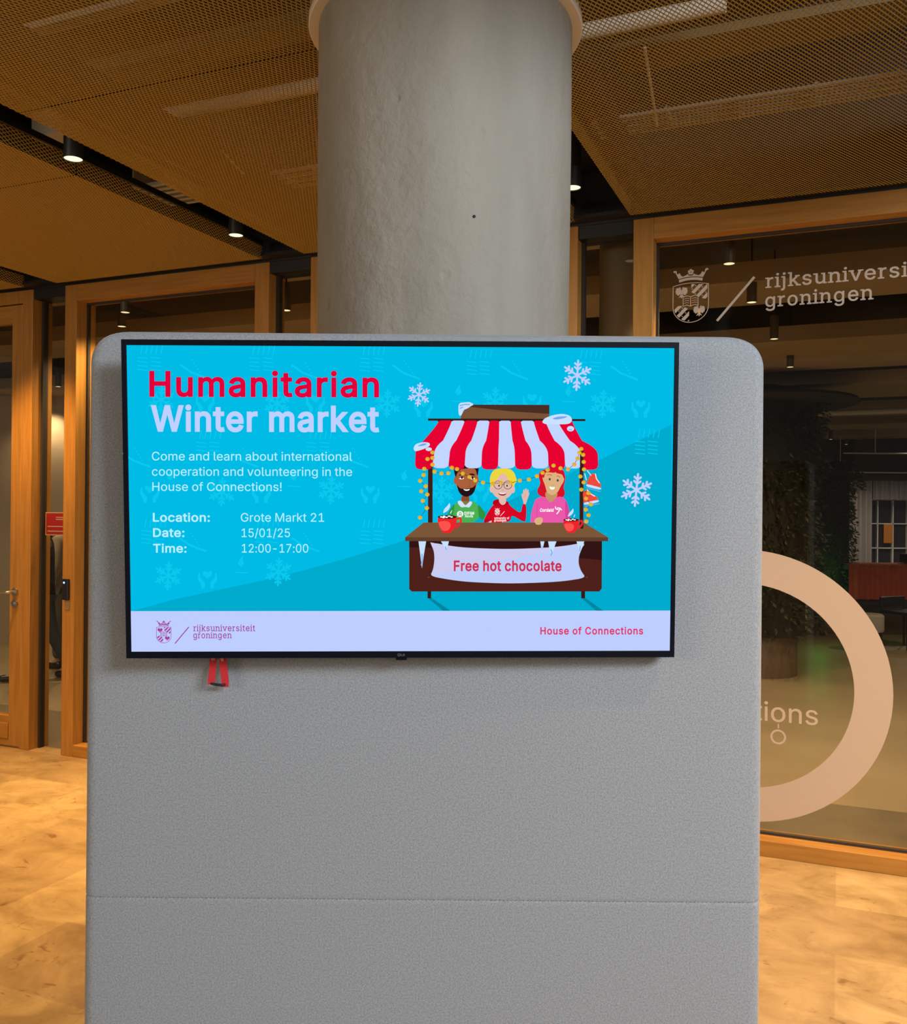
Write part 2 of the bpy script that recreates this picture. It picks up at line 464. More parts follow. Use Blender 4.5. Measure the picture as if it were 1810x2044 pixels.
ceiling_panel(*P[3], -3.40, -2.0505, 'brass mesh ceiling panel at the top right, nearest the photographer')
ceiling_panel(*P[4], -2.047, -.072, 'brass mesh ceiling panel beyond the right edge of the lettered window')

# black channels added above the open gaps to stand in for plenum darkness
for i, k in enumerate((-3, -2, -1, 0)):
    a, b = bay(k)[1], bay(k + 1)[0]
    ch = MB()
    parts = [(-3.9, -.02)]
    if k == -1: parts = [(CV + .40, -.02), (-3.9, CV - .40)]
    for v0, v1 in parts:
        ch.box(a - .26, b + .05, v0, v1, 3.36, 3.38); ch.box(a - .27, a - .26, v0, v1, 3.18, 3.38); ch.box(b + .05, b + .06, v0, v1, 3.18, 3.38)
    tag(ch.build('trim_%d' % (i + 2), M['black'], None, WALL_M), kind='structure')

# ------------------------------------------------------------------ downlights in the gaps
def spot(name, loc, power, color, angle=92, blend=0.75, r=.045, m=None, rot=(0, 0, 0)):
    l = bpy.data.lights.new(name, 'SPOT'); l.energy = power; l.color = color; l.spot_size = math.radians(angle); l.spot_blend = blend; l.shadow_soft_size = r
    o = bpy.data.objects.new(name, l); COL.objects.link(o); o.location = loc; o.rotation_euler = rot
    return o
def make_downlight():
    t = empty('downlight')
    MB().lathe([(.038, 0.0), (.039, .002), (.039, .36), (.0, .36)], 32, (0, 0, 0), None, False).build('housing', M['black'], t)
    MB().lathe([(.0, .004), (.037, .004), (.037, .010), (.0, .010)], 32, (0, 0, 0), None, False).build('lens', M['lens'], t.children[0])
    return t
DL = [(-2.975, -1.64, 'lit round downlight in the left black ceiling gap, nearer the viewer'),
      (-2.975, -.51, 'lit round downlight in the left black ceiling gap, nearer the glass wall'),
      (-1.118, -.55, 'lit round downlight in the black gap showing right of the column')]
proto = make_downlight()
for i, (u, v, lab) in enumerate(DL):
    o = proto if i == 0 else copy_tree(proto)
    o.matrix_world = Matrix.Translation(wp(u, v, CEIL - .004)); tag(o, lab, 'downlight', 'ceiling downlights')
for u, v, k in ((-2.975, -1.64, 1), (-2.975, -.51, 1), (-1.10, -.55, .8), (-4.85, -.55, 1), (-4.85, -1.65, .8), (.77, -.55, 1.1), (.77, -1.65, 1.0), (-2.975, -2.77, .15), (.77, -2.9, .3)):
    spot('downlight_beam', wp(u, v, CEIL - .012), SPOT_W * k, WARM)

# ------------------------------------------------------------------ services above the mesh
def service(name, label, cat, mb, m, group=None):
    return tag(mb.build(name, m, None, WALL_M), label, cat, group)
d = MB(); d.tube([(-3.42, -.86, 3.61), (-.42, -.86, 3.61)], .034, 16)
service('pipe', 'pale round pipe running above the mesh behind the column', 'pipe', d, M['duct'])
d = MB(); d.box(-3.6, -.3, -1.58, -1.51, 3.72, 3.75)
service('air_duct', 'pale flat duct above the mesh in the top left corner', 'duct', d, M['tray'])
M['dull'] = mat('dull_brown_duct', (.17, .13, .075), .8)
d = MB(); d.box(-3.9, 1.2, -1.14, -1.0, 3.74, 3.80)
service('air_duct', 'wide brown duct above the mesh crossing left of the column', 'duct', d, M['dull'])
d = MB()
for q in range(4): d.box(-1.02, 1.6, -.60 + q * .058, -.582 + q * .058, 3.34, 3.352)
for q in range(9): d.box(-1.0 + q * .3, -.99 + q * .3, -.60, -.41, 3.352, 3.36)
service('cable_tray', 'four-railed cable tray above the mesh on the right', 'cable tray', d, M['tray'])
d = MB()
for q in range(4): d.box(-2.70, -1.6, -.60 + q * .07, -.582 + q * .07, 3.34, 3.352)
for q in range(6): d.box(-2.68 + q * .2, -2.67 + q * .2, -.60, -.37, 3.352, 3.36)
service('cable_tray', 'railed cable tray above the mesh left of the column', 'cable tray', d, M['tray'])
d = MB(); d.tube([(-.66, -1.24, 3.3), (-.74, -.55, 3.3)], .006, 8)
service('rod', 'thin bright rod above the mesh right of the column', 'rod', d, M['duct'])
d = MB(); d.tube([(-2.68, -1.03, 3.3), (-2.80, -.62, 3.3)], .004, 8)
service('rod', 'thin pale rod above the mesh left of the column', 'rod', d, M['duct'])
d = MB(); d.box(-.92, .3, -.62, -.40, 3.62, 3.66); d.tube([(-.9, -1.02, 3.7), (1.4, -1.02, 3.7)], .03, 12)
service('air_duct', 'low brown duct with a pipe above the mesh at the right', 'duct', d, M['dull'])
d = MB(); d.box(-3.30, -3.13, -1.56, -1.44, 3.25, 3.359)
tag(d.build('junction_box', M['duct'], None, WALL_M), 'grey junction box in the left black ceiling gap', 'box')
d = MB()
for q in range(6): d.box(-3.31, -3.12, -.905 + q * .054, -.880 + q * .054, 3.245, 3.26)
d.box(-3.32, -3.31, -.91, -.61, 3.245, 3.359); d.box(-3.12, -3.11, -.91, -.61, 3.245, 3.359)
tag(d.build('vent_grille', M['duct'], None, WALL_M), 'slatted grey vent grille in the left black ceiling gap', 'vent')

# ------------------------------------------------------------------ upholstered screen
def upholstered():
    X0, X1, Y0, Y1, ZT = -.833, .7075, 2.08, 2.215, 2.012
    rcor, re = .072, .030
    xc = (X0 + X1) / 2; hw = (X1 - X0) / 2
    zs = sorted(set([0, .004] + [.05 + .06 * i for i in range(33) if .05 + .06 * i < ZT - .09 and abs(.05 + .06 * i - .7275) > .02] +
                    [.7275 + d for d in (-.012, -.005, -.0022, 0, .0022, .005, .012)] +
                    [ZT - rcor * (1 - math.sin(PI / 2 * i / 14)) - 0 for i in range(0, 15)]))
    vs = []; fs = []; n = None
    rows = []
    for z in zs:
        dz = z - (ZT - rcor)
        inset = rcor - math.sqrt(max(rcor * rcor - dz * dz, 0)) if dz > 0 else 0
        dr = z - (ZT - re)
        ret = (re - math.sqrt(max(re * re - dr * dr, 0))) if dr > 0 else 0
        g = abs(z - .7275)
        groove = .0016 * max(0, 1 - g / .004)
        h = hw - inset; yf = Y0 + ret * .8 + groove; yb = Y1 - ret * .8
        h -= groove
        rr = min(re, (yb - yf) / 2 - .001)
        pts = []
        for i in range(7):
            t = PI / 2 * i / 6; pts.append((-h + rr - rr * math.cos(t), yf + rr - rr * math.sin(t)))
        for i in range(1, 16): pts.append((-h + rr + (2 * h - 2 * rr) * i / 16, yf))
        for i in range(7):
            t = PI / 2 * i / 6; pts.append((h - rr + rr * math.sin(t), yf + rr - rr * math.cos(t)))
        for i in range(7):
            t = PI / 2 * i / 6; pts.append((h - rr + rr * math.cos(t), yb - rr + rr * math.sin(t)))
        for i in range(7):
            t = PI / 2 * i / 6; pts.append((-h + rr - rr * math.sin(t), yb - rr + rr * math.cos(t)))
        rows.append([(x, y - Y0, z) for x, y in pts])
    n = len(rows[0])
    for rw in rows: vs += rw
    for i in range(len(rows) - 1):
        for k in range(n): fs.append((i * n + k, i * n + (k + 1) % n, (i + 1) * n + (k + 1) % n, (i + 1) * n + k))
    fs.append(tuple(range(n))); fs.append(tuple(range((len(rows) - 1) * n, len(rows) * n)))
    t = tag(empty('upholstered_screen', None, (xc, Y0, 0)), 'large grey fabric-covered free-standing screen with rounded top corners carrying the television', 'screen')
    MB().add(vs, fs, M['fabric'], True).build('fabric_cover', None, t)
    st = MB()
    k = -hw + .03
    while k < hw - .03:
        st.tube([(k, .0025, .7262), (k + .0045, .0012, .7290)], .0007, 5); k += .0092
    M['thread'] = mat('dark_thread', (.08, .08, .085), .9)
    s = st.build('stitching', M['thread'], t); tag(s, 'dark stitched seam across the lower part')
    return t
upholstered()
GLYPHS = {
'!': (196, '67,160 63,509 132,509 128,160|98,-4 81,-1 66,9 56,24 52,41 56,58 66,73 81,83 98,86 116,83 130,73 140,58 143,41 140,24 130,9 116,-1'),
'-': (453, '337,244 337,188 114,188 114,244'),
'/': (249, '235,533 71,-76 14,-76 178,533'),
'0': (453, '227,-7 199,-5 174,1 151,11 130,24 111,41 95,62 80,86 69,113 60,144 53,178 49,214 48,254 49,294 53,330 60,364 69,395 81,422 95,447 112,467 130,484 151,498 174,508 200,514 227,516 254,514 279,508 302,498 323,484 342,467 358,447 372,422 384,395 393,364 400,330 404,294 405,254 404,214 400,178 393,144 384,113 373,86 359,62 342,41 323,24 302,11 279,1 254,-5|227,50 245,51 261,56 276,63 290,74 303,87 313,103 323,122 336,168 343,223 343,285 336,341 323,387 313,405 303,422 290,435 276,446 261,453 245,458 227,460 209,458 192,453 177,446 163,435 151,422 140,405 131,387 117,341 110,285 110,223 117,168 131,122 140,103 151,87 163,74 177,63 192,56 209,51'),
'1': (453, '76,0 76,55 391,55 391,0|276,509 276,0 212,0 212,448 209,448 86,358 86,427 198,509'),
'2': (453, '64,0 64,47 282,282 305,316 315,337 320,360 319,385 313,408 301,428 283,443 262,454 237,459 209,459 184,453 162,441 145,424 134,402 128,376 127,362 66,362 67,384 71,405 77,424 86,442 98,459 111,473 126,486 143,496 162,505 182,511 203,514 247,514 268,511 288,505 306,497 323,486 337,474 350,461 361,445 370,428 376,411 380,392 380,358 375,331 365,304 336,259 267,180 153,60 153,57 389,57 389,0'),
'5': (453, '221,-7 178,-2 159,3 140,11 108,32 94,45 83,60 73,76 66,93 62,111 60,130 122,130 127,108 138,89 154,73 173,60 196,52 221,50 250,53 276,64 298,82 314,104 324,131 328,162 324,193 314,221 297,244 275,262 248,273 218,277 180,272 145,258 128,246 67,253 96,509 366,509 366,452 151,452 134,301 136,301 166,320 203,331 229,334 263,330 294,321 321,306 345,285 364,260 379,231 388,199 391,163 390,139 385,117 379,95 369,76 357,57 343,41 327,27 309,15 289,6 268,-1 245,-5'),
'7': (453, '97,0 323,448 323,452 62,452 62,509 391,509 391,449 165,0'),
':': (188, '95,-4 78,-1 63,9 53,24 50,41 53,59 63,73 78,83 95,87 113,83 128,73 138,59 141,41 138,24 128,9 113,-1|95,271 78,274 63,284 53,299 50,316 53,334 63,349 78,359 95,362 113,359 128,349 138,334 141,316 138,299 128,284 113,274'),
'A': (480, '16,0 201,509 276,509 463,0 395,0 250,420 232,478 245,478 191,302 85,0|110,142 110,199 370,199 370,142'),
'C': (510, '267,-7 235,-5 205,1 177,11 150,25 126,42 104,63 86,88 70,115 57,146 48,179 42,215 40,254 42,293 48,329 57,362 70,393 86,421 104,445 126,466 150,484 177,498 205,508 235,514 286,515 323,509 357,498 388,481 415,460 438,433 456,402 469,367 473,348 408,348 395,384 375,413 348,435 315,449 280,455 245,454 223,450 203,443 184,432 166,419 150,403 137,385 125,364 116,340 109,314 105,285 103,254 105,223 109,194 116,168 125,145 137,123 151,105 166,89 184,76 203,66 223,59 245,54 280,53 315,60 348,74 375,96 395,125 408,160 473,160 463,124 448,91 428,62 402,38 373,19 341,5 305,-4'),
'D': (502, '219,0 96,0 96,57 244,58 272,63 296,70 318,81 337,94 354,110 368,128 379,149 388,172 394,198 398,226 399,255 398,285 394,312 388,337 379,361 368,381 354,399 338,415 320,428 299,438 275,446 249,450 221,452 93,452 93,509 225,509 261,507 294,501 325,492 353,478 377,461 399,441 418,418 433,391 446,361 455,329 460,293 462,255 460,217 455,181 446,149 433,119 417,92 398,68 376,48 351,31 322,17 291,8 256,2|125,509 125,0 60,0 60,509'),
'F': (410, '60,0 60,509 369,509 369,452 125,452 125,278 346,278 346,221 125,221 125,0'),
'G': (520, '269,-7 236,-5 205,1 176,11 149,25 125,43 104,64 85,88 69,116 57,146 47,179 42,215 40,254 42,293 47,329 57,362 69,393 85,421 103,445 125,466 149,484 175,498 203,508 233,514 265,516 304,513 340,504 374,489 403,469 429,445 449,416 465,384 474,349 408,349 393,383 373,411 347,434 315,448 279,455 243,454 222,450 202,443 183,432 166,419 150,404 137,385 125,364 116,340 109,314 105,285 103,254 105,223 109,194 116,168 125,145 137,124 151,105 166,90 184,76 203,66 224,59 246,54 269,53 290,54 309,57 328,63 345,71 360,81 374,93 386,107 396,123 404,141 410,160 414,180 415,202 434,199 283,199 283,256 478,256 476,170 471,141 463,115 451,91 436,69 419,50 399,33 377,19 352,8 326,0 298,-5'),
'H': (517, '60,0 60,509 125,509 125,289 392,289 392,509 457,509 457,0 392,0 392,232 125,232 125,0'),
'L': (393, '60,0 60,509 125,509 125,57 361,57 361,0'),
'M': (628, '60,0 60,509 152,509 322,49 307,49 352,187 476,509 568,509 568,0 504,0 507,457 513,457 456,291 342,0 286,0 112,457 119,457 122,291 122,0'),
'N': (523, '60,0 60,509 136,509 401,82 414,55 405,54 399,195 399,509 463,509 463,0 387,0 108,452 119,454 125,291 125,0'),
'O': (533, '267,-7 235,-5 205,1 177,11 150,25 126,42 105,63 86,88 70,115 57,146 48,179 42,215 40,254 42,293 48,329 57,362 70,393 86,421 105,445 126,466 150,484 177,498 205,508 235,514 267,516 299,514 329,508 357,498 384,484 408,466 429,445 448,421 464,393 477,362 486,329 491,293 493,254 491,215 486,179 477,146 464,115 448,88 429,63 408,42 384,25 357,11 329,1 299,-5|267,53 289,54 310,59 330,66 349,76 367,89 383,105 396,123 408,144 418,168 425,194 429,223 430,254 429,286 425,314 418,341 408,365 396,386 383,404 367,420 349,433 330,443 310,450 289,454 267,456 245,454 223,450 203,443 184,433 167,420 151,404 137,385 125,364 116,340 109,314 105,285 103,254 105,223 109,194 116,168 125,144 137,123 151,105 167,89 184,76 203,66 223,59 245,54'),
'T': (449, '32,452 32,509 417,509 417,452 257,452 257,0 193,0 193,452'),
'W': (686, '155,0 16,509 82,509 197,40 189,40 224,196 306,509 380,509 497,40 488,40 523,196 603,509 670,509 530,0 455,0 347,410 336,475 350,475 318,323 230,0'),
'X': (474, '18,0 217,284 217,236 29,509 104,509 243,292 232,292 298,400 374,509 446,509 259,239 259,287 456,0 382,0 230,231 244,231 182,129 91,0'),
'a': (389, '160,-9 126,-5 94,5 68,22 48,45 40,58 35,73 30,108 34,138 43,161 58,179 78,193 112,207 259,232 270,238 275,248 273,279 267,297 256,311 240,322 220,329 183,330 159,326 132,313 112,294 100,274 41,291 57,322 79,346 104,364 133,375 179,384 227,382 263,372 286,360 306,343 322,320 333,290 337,251 337,0 277,0 277,52 272,52 252,25 226,6 203,-3 176,-8|170,45 202,49 228,59 248,74 263,93 272,115 276,138 276,190 134,159 110,145 98,132 93,115 92,95 98,79 107,66 130,52 159,46'),
'b': (424, '229,-8 198,-5 172,4 145,24 118,59 112,59 112,0 53,0 53,509 114,509 114,319 118,319 144,353 171,373 197,381 229,384 252,383 274,378 294,371 313,361 330,347 345,332 359,313 370,293 379,270 385,245 389,218 390,189 389,160 385,133 379,108 370,84 359,64 346,45 330,29 313,16 294,5 274,-2 252,-7|220,47 237,48 253,51 267,57 279,66 301,88 316,117 325,151 328,189 325,227 316,261 301,290 280,311 267,319 253,325 237,329 203,329 188,325 174,320 161,312 140,291 125,263 116,229 113,189 116,150 125,115 140,86 162,65 174,57 188,51 204,48'),
'c': (396, '207,-8 182,-7 159,-2 137,6 117,16 98,30 82,46 68,64 56,85 46,108 40,133 36,159 34,187 36,216 40,243 46,268 56,291 68,312 82,330 98,346 117,360 137,371 159,378 182,383 221,384 260,377 295,362 324,341 347,312 362,277 303,262 290,289 270,311 242,325 207,330 189,329 173,325 158,319 145,310 124,287 108,258 99,224 96,187 99,151 108,117 124,89 145,66 158,57 173,51 189,48 226,48 258,58 282,76 299,102 304,117 363,102 348,67 325,37 296,15 261,-1 221,-8'),
'd': (424, '195,-8 172,-7 151,-2 130,5 111,16 94,29 79,45 66,64 55,84 46,108 39,133 35,160 34,189 35,218 39,245 46,270 55,293 66,313 79,332 95,347 112,361 131,371 151,378 173,383 213,384 241,378 272,360 306,319 311,319 311,509 372,509 372,0 313,0 313,59 307,59 280,24 252,4 227,-5|205,47 221,48 236,51 250,57 263,65 284,86 299,115 309,150 312,189 309,229 300,263 284,291 263,312 251,320 237,325 205,330 187,329 172,325 157,319 145,311 124,290 108,261 99,227 96,189 99,151 109,117 124,88 145,66 158,57 172,51 188,48'),
'e': (404, '212,-8 185,-7 161,-2 138,6 117,16 98,30 82,46 68,64 56,85 46,108 40,132 35,159 34,187 35,215 39,242 46,267 55,290 67,311 81,329 97,346 115,359 135,370 157,378 180,383 221,384 251,379 280,368 307,351 331,329 350,299 363,263 370,219 371,169 75,169 75,221 338,221 310,202 307,237 298,269 283,294 263,314 250,321 222,329 189,329 159,321 135,304 116,282 103,256 97,226 97,157 104,122 118,92 139,70 165,55 195,47 234,48 263,56 285,73 302,96 306,105 365,91 353,63 335,39 311,19 283,4 249,-5'),
'f': (254, '228,379 228,327 6,327 6,379|81,0 82,447 89,474 104,496 124,513 148,524 174,529 243,521 227,468 195,474 171,470 162,466 154,460 145,443 142,419 142,0'),
'g': (425, '207,-151 168,-148 134,-140 105,-127 82,-110 57,-80 51,-69 101,-41 128,-72 154,-88 178,-95 207,-97 229,-96 249,-92 267,-85 282,-75 295,-62 304,-47 310,-28 311,-6 311,68 306,68 280,34 252,16 227,8 195,5 173,6 152,10 132,17 113,27 95,39 80,53 67,71 55,90 46,112 39,136 35,163 34,191 35,220 39,246 46,271 55,293 66,314 80,332 95,347 112,361 131,371 152,378 173,383 213,384 242,378 273,360 308,319 313,319 313,379 372,379 372,-9 371,-32 367,-54 360,-73 350,-90 338,-104 324,-117 308,-127 271,-142 229,-150|205,59 237,63 264,75 285,95 300,121 309,154 312,193 309,231 300,264 285,291 264,312 251,320 237,325 205,330 188,329 172,325 158,320 145,312 124,290 109,262 99,229 96,193 99,155 109,123 124,96 145,76 158,68 188,60'),
'h': (410, '114,227 114,0 53,0 53,509 114,509 114,287 102,287 112,312 124,332 137,349 152,362 169,372 187,379 207,383 246,383 280,376 295,369 309,360 321,349 332,336 341,321 348,304 353,285 357,240 357,0 296,0 296,235 295,256 290,275 283,291 273,304 260,315 246,323 229,328 197,328 172,322 150,311 133,293 121,271 114,243'),
'i': (167, '53,0 53,379 114,379 114,0|84,443 67,446 54,455 44,468 41,483 44,499 54,512 67,521 84,524 100,521 114,512 123,499 126,483 123,468 114,455 100,446'),
'j': (167, '53,379 114,379 113,-47 107,-77 95,-102 76,-122 52,-135 21,-142 -10,-143 -10,-87 14,-86 34,-78 46,-64 52,-42|83,443 67,446 53,455 44,468 41,483 44,499 53,512 67,521 83,524 100,521 114,512 123,499 126,483 123,468 114,455 100,446'),
'k': (381, '110,137 110,212 121,212 284,379 360,379 184,199 177,199|53,0 53,509 114,509 114,0|294,0 148,186 191,229 372,0'),
'l': (189, '139,-2 119,-1 101,3 86,10 74,20 65,33 58,47 54,65 53,84 53,509 114,509 115,77 120,62 130,54 170,54 181,3'),
'm': (610, '53,0 53,379 112,379 112,295 108,295 118,323 132,346 151,363 172,376 195,384 219,386 239,385 257,380 273,372 287,361 299,347 309,331 316,314 321,295 312,295 322,321 337,343 357,361 381,375 407,383 437,386 468,383 497,372 522,354 541,328 548,313 556,276 557,0 496,0 496,254 494,273 490,289 483,302 473,313 460,321 447,326 419,330 395,328 374,320 358,307 345,290 338,270 335,247 335,0 274,0 274,260 273,275 269,288 262,301 253,311 242,320 229,326 215,329 188,330 168,325 148,314 132,299 121,278 114,253 114,0'),
'n': (410, '114,227 114,0 53,0 53,379 112,379 112,287 102,287 112,312 124,332 137,349 152,362 169,372 187,379 207,383 246,383 280,376 295,369 309,360 321,349 332,336 341,321 348,304 353,285 357,240 357,0 296,0 296,235 295,256 290,275 283,291 273,304 260,315 246,323 229,328 197,328 172,322 150,311 133,293 121,271 114,243'),
'o': (415, '207,-8 182,-7 159,-2 137,6 117,16 98,30 82,46 68,64 56,85 46,108 40,133 36,159 34,187 36,216 40,243 46,268 56,291 68,312 82,330 98,346 117,360 137,371 159,378 182,383 207,384 233,383 256,378 278,371 299,360 317,346 333,330 347,312 359,291 369,268 376,243 380,216 381,187 380,159 376,133 369,108 359,85 347,64 333,46 317,30 299,16 278,6 256,-2 233,-7|207,46 226,48 242,51 257,57 270,66 292,89 307,117 316,151 319,187 316,224 307,258 292,287 270,310 257,319 242,325 226,329 207,330 189,329 173,325 158,319 145,310 124,287 108,258 99,224 96,187 99,151 108,117 124,89 145,66 158,57 173,51 189,48'),
'p': (424, '53,-143 53,379 112,379 112,319 118,319 144,353 171,373 197,381 229,384 252,383 274,378 294,371 313,361 330,347 345,332 359,313 370,293 379,270 385,245 389,218 390,189 389,160 385,133 379,108 370,84 359,64 346,45 330,29 313,16 294,5 274,-2 252,-7 213,-7 184,-1 153,17 118,59 114,59 114,-143|220,47 237,48 253,51 267,57 279,66 301,88 316,117 325,151 328,189 325,227 316,261 301,290 280,311 267,319 253,325 237,329 203,329 188,325 174,320 161,312 140,291 125,263 116,229 113,189 116,150 125,115 140,86 162,65 174,57 188,51 204,48'),
'r': (259, '53,0 53,379 112,379 112,321 115,321 122,335 130,347 152,367 181,380 229,384 243,384 243,322 207,326 182,323 159,315 140,301 126,284 117,262 114,237 114,0'),
's': (365, '182,-8 145,-5 112,3 84,18 62,38 45,63 36,94 94,107 99,92 105,79 114,69 124,60 150,49 181,45 217,50 232,55 244,62 255,71 262,81 267,91 267,112 260,129 246,142 225,151 125,177 104,186 87,196 72,208 61,222 53,237 48,255 47,274 48,290 51,305 57,319 75,343 100,363 131,377 167,384 206,384 239,378 267,366 290,349 307,328 319,303 324,290 268,277 258,298 243,316 232,323 219,328 187,333 156,329 143,324 131,317 121,308 114,299 110,289 110,267 117,250 133,237 157,227 254,202 275,194 292,183 306,171 317,158 325,142 330,125 331,107 330,90 326,75 321,61 302,35 276,15 242,0 203,-7'),
't': (227, '204,379 204,327 6,327 6,379|65,471 126,471 127,86 132,68 142,56 159,51 202,54 213,2 168,-4 145,-3 125,2 107,10 92,21 80,35 72,52 67,71 65,93'),
'u': (410, '182,-5 146,-1 115,11 101,20 89,31 78,44 69,59 62,76 57,95 53,139 53,379 114,379 114,144 115,123 119,105 127,89 137,75 150,64 164,56 181,52 213,51 238,57 259,69 276,86 289,109 295,137 296,379 357,379 357,0 298,0 298,92 307,92 297,67 286,47 272,30 257,17 240,7 222,0 203,-4'),
'v': (389, '163,0 17,379 84,379 187,87 206,21 184,21 224,155 305,379 371,379 226,0'),
'y': (389, '47,-139 61,-86 96,-90 111,-87 124,-80 136,-67 151,-36 163,-1 17,379 84,379 187,87 206,21 184,21 224,155 305,379 371,379 198,-72 177,-107 159,-124 139,-136 117,-143'),
}

# ================================================================== flat lettering and drawings
def sarea(P): return sum(P[i - 1][0] * P[i][1] - P[i][0] * P[i - 1][1] for i in range(len(P))) / 2
GL = {}
for _k, (_a, _s) in GLYPHS.items():
    GL[_k] = (_a / 1000, [[tuple(int(q) / 1000 for q in p.split(',')) for p in c.split()] for c in _s.split('|')])
GL[' '] = (0.17, [])

def grow(P, d):
    """offset a closed outline outwards (clockwise outers grow, counter-clockwise holes shrink)"""
    n = len(P); out = []
    for i in range(n):
        a, b, c = Vector(P[i - 1]), Vector(P[i]), Vector(P[(i + 1) % n])
        e1 = (b - a); e2 = (c - b)
        if e1.length < 1e-7 or e2.length < 1e-7: out.append(tuple(b)); continue
        e1.normalize(); e2.normalize()
        n1 = Vector((-e1.y, e1.x)); n2 = Vector((-e2.y, e2.x))
        m = n1 + n2
        if m.length < .2: out.append(tuple(b + n1 * d)); continue
        m.normalize(); k = max(.45, m.dot(n1))
        out.append(tuple(b + m * (d / k)))
    return out

SERIF = {  # slab positions: (x0, x1, level) ; level 0 base, 1 x-height, 2 ascender
    'r': [(-.015, .185, 0), (-.015, .08, 1)], 'i': [(-.02, .185, 0), (-.015, .09, 1)], 'j': [(-.015, .10, 1)],
    'k': [(-.015, .165, 0), (-.015, .08, 2), (.255, .42, 0), (.22, .38, 1)], 'u': [(-.03, .08, 1), (.225, .33, 1), (.33, .42, 0)],
    'n': [(-.015, .165, 0), (.245, .425, 0), (-.015, .08, 1)], 'v': [(-.045, .135, 1), (.255, .435, 1)], 't': [(.16, .235, 0)]}

def text_polys(s, bold=0.0, serif=False, track=0.0):
    x = 0; out = []
    for ch in s:
        adv, cs = GL[ch]
        for c in cs:
            q = grow(c, bold) if bold else c
            out.append((sarea(c) < 0, [(px + x, py) for px, py in q]))
        if serif:
            for a, b, lv in SERIF.get(ch, []):
                z0, z1 = ((-.008, .044), (.338, .390), (.463, .515))[lv]
                out.append((True, [(x + a, z0), (x + a, z1), (x + b, z1), (x + b, z0)]))
        x += adv + bold * 1.2 + track + (.045 if serif else 0)
    return out

_tri_cache = {}
def tri_glyph(ch, bold, serif):
    """triangles of one letter, filled where the winding number is not zero (overlapping outlines merge)"""
    key = (ch, bold, serif)
    if key not in _tri_cache:
        loops = [c for _, c in text_polys(ch, bold, serif)]
        vs = []; es = []
        for c in loops:
            o = len(vs); vs += [Vector(p) for p in c]; es += [(o + i, o + (i + 1) % len(c)) for i in range(len(c))]
        if not vs: _tri_cache[key] = ([], [])
        else:
            V_, _, F_, *_rest = delaunay_2d_cdt(vs, es, [], 0, 1e-6)
            keep = []
            for t in F_:
                cx = sum(V_[i].x for i in t) / 3; cy = sum(V_[i].y for i in t) / 3; wn = 0
                for c in loops:
                    for i in range(len(c)):
                        (x0, y0), (x1, y1) = c[i - 1], c[i]
                        if (y0 <= cy) != (y1 <= cy):
                            xx = x0 + (cy - y0) / (y1 - y0) * (x1 - x0)
                            if xx > cx: wn += 1 if y1 > y0 else -1
                if wn: keep.append(tuple(t))
            _tri_cache[key] = ([(v.x, v.y) for v in V_], keep)
    return _tri_cache[key]
def glyph_tris(s, bold, serif, track):
    x = 0
    for ch in s:
        pts, tris = tri_glyph(ch, bold, serif)
        if tris: yield [(px + x, py) for px, py in pts], tris
        x += GL[ch][0] + bold * 1.2 + track + (.045 if serif else 0)

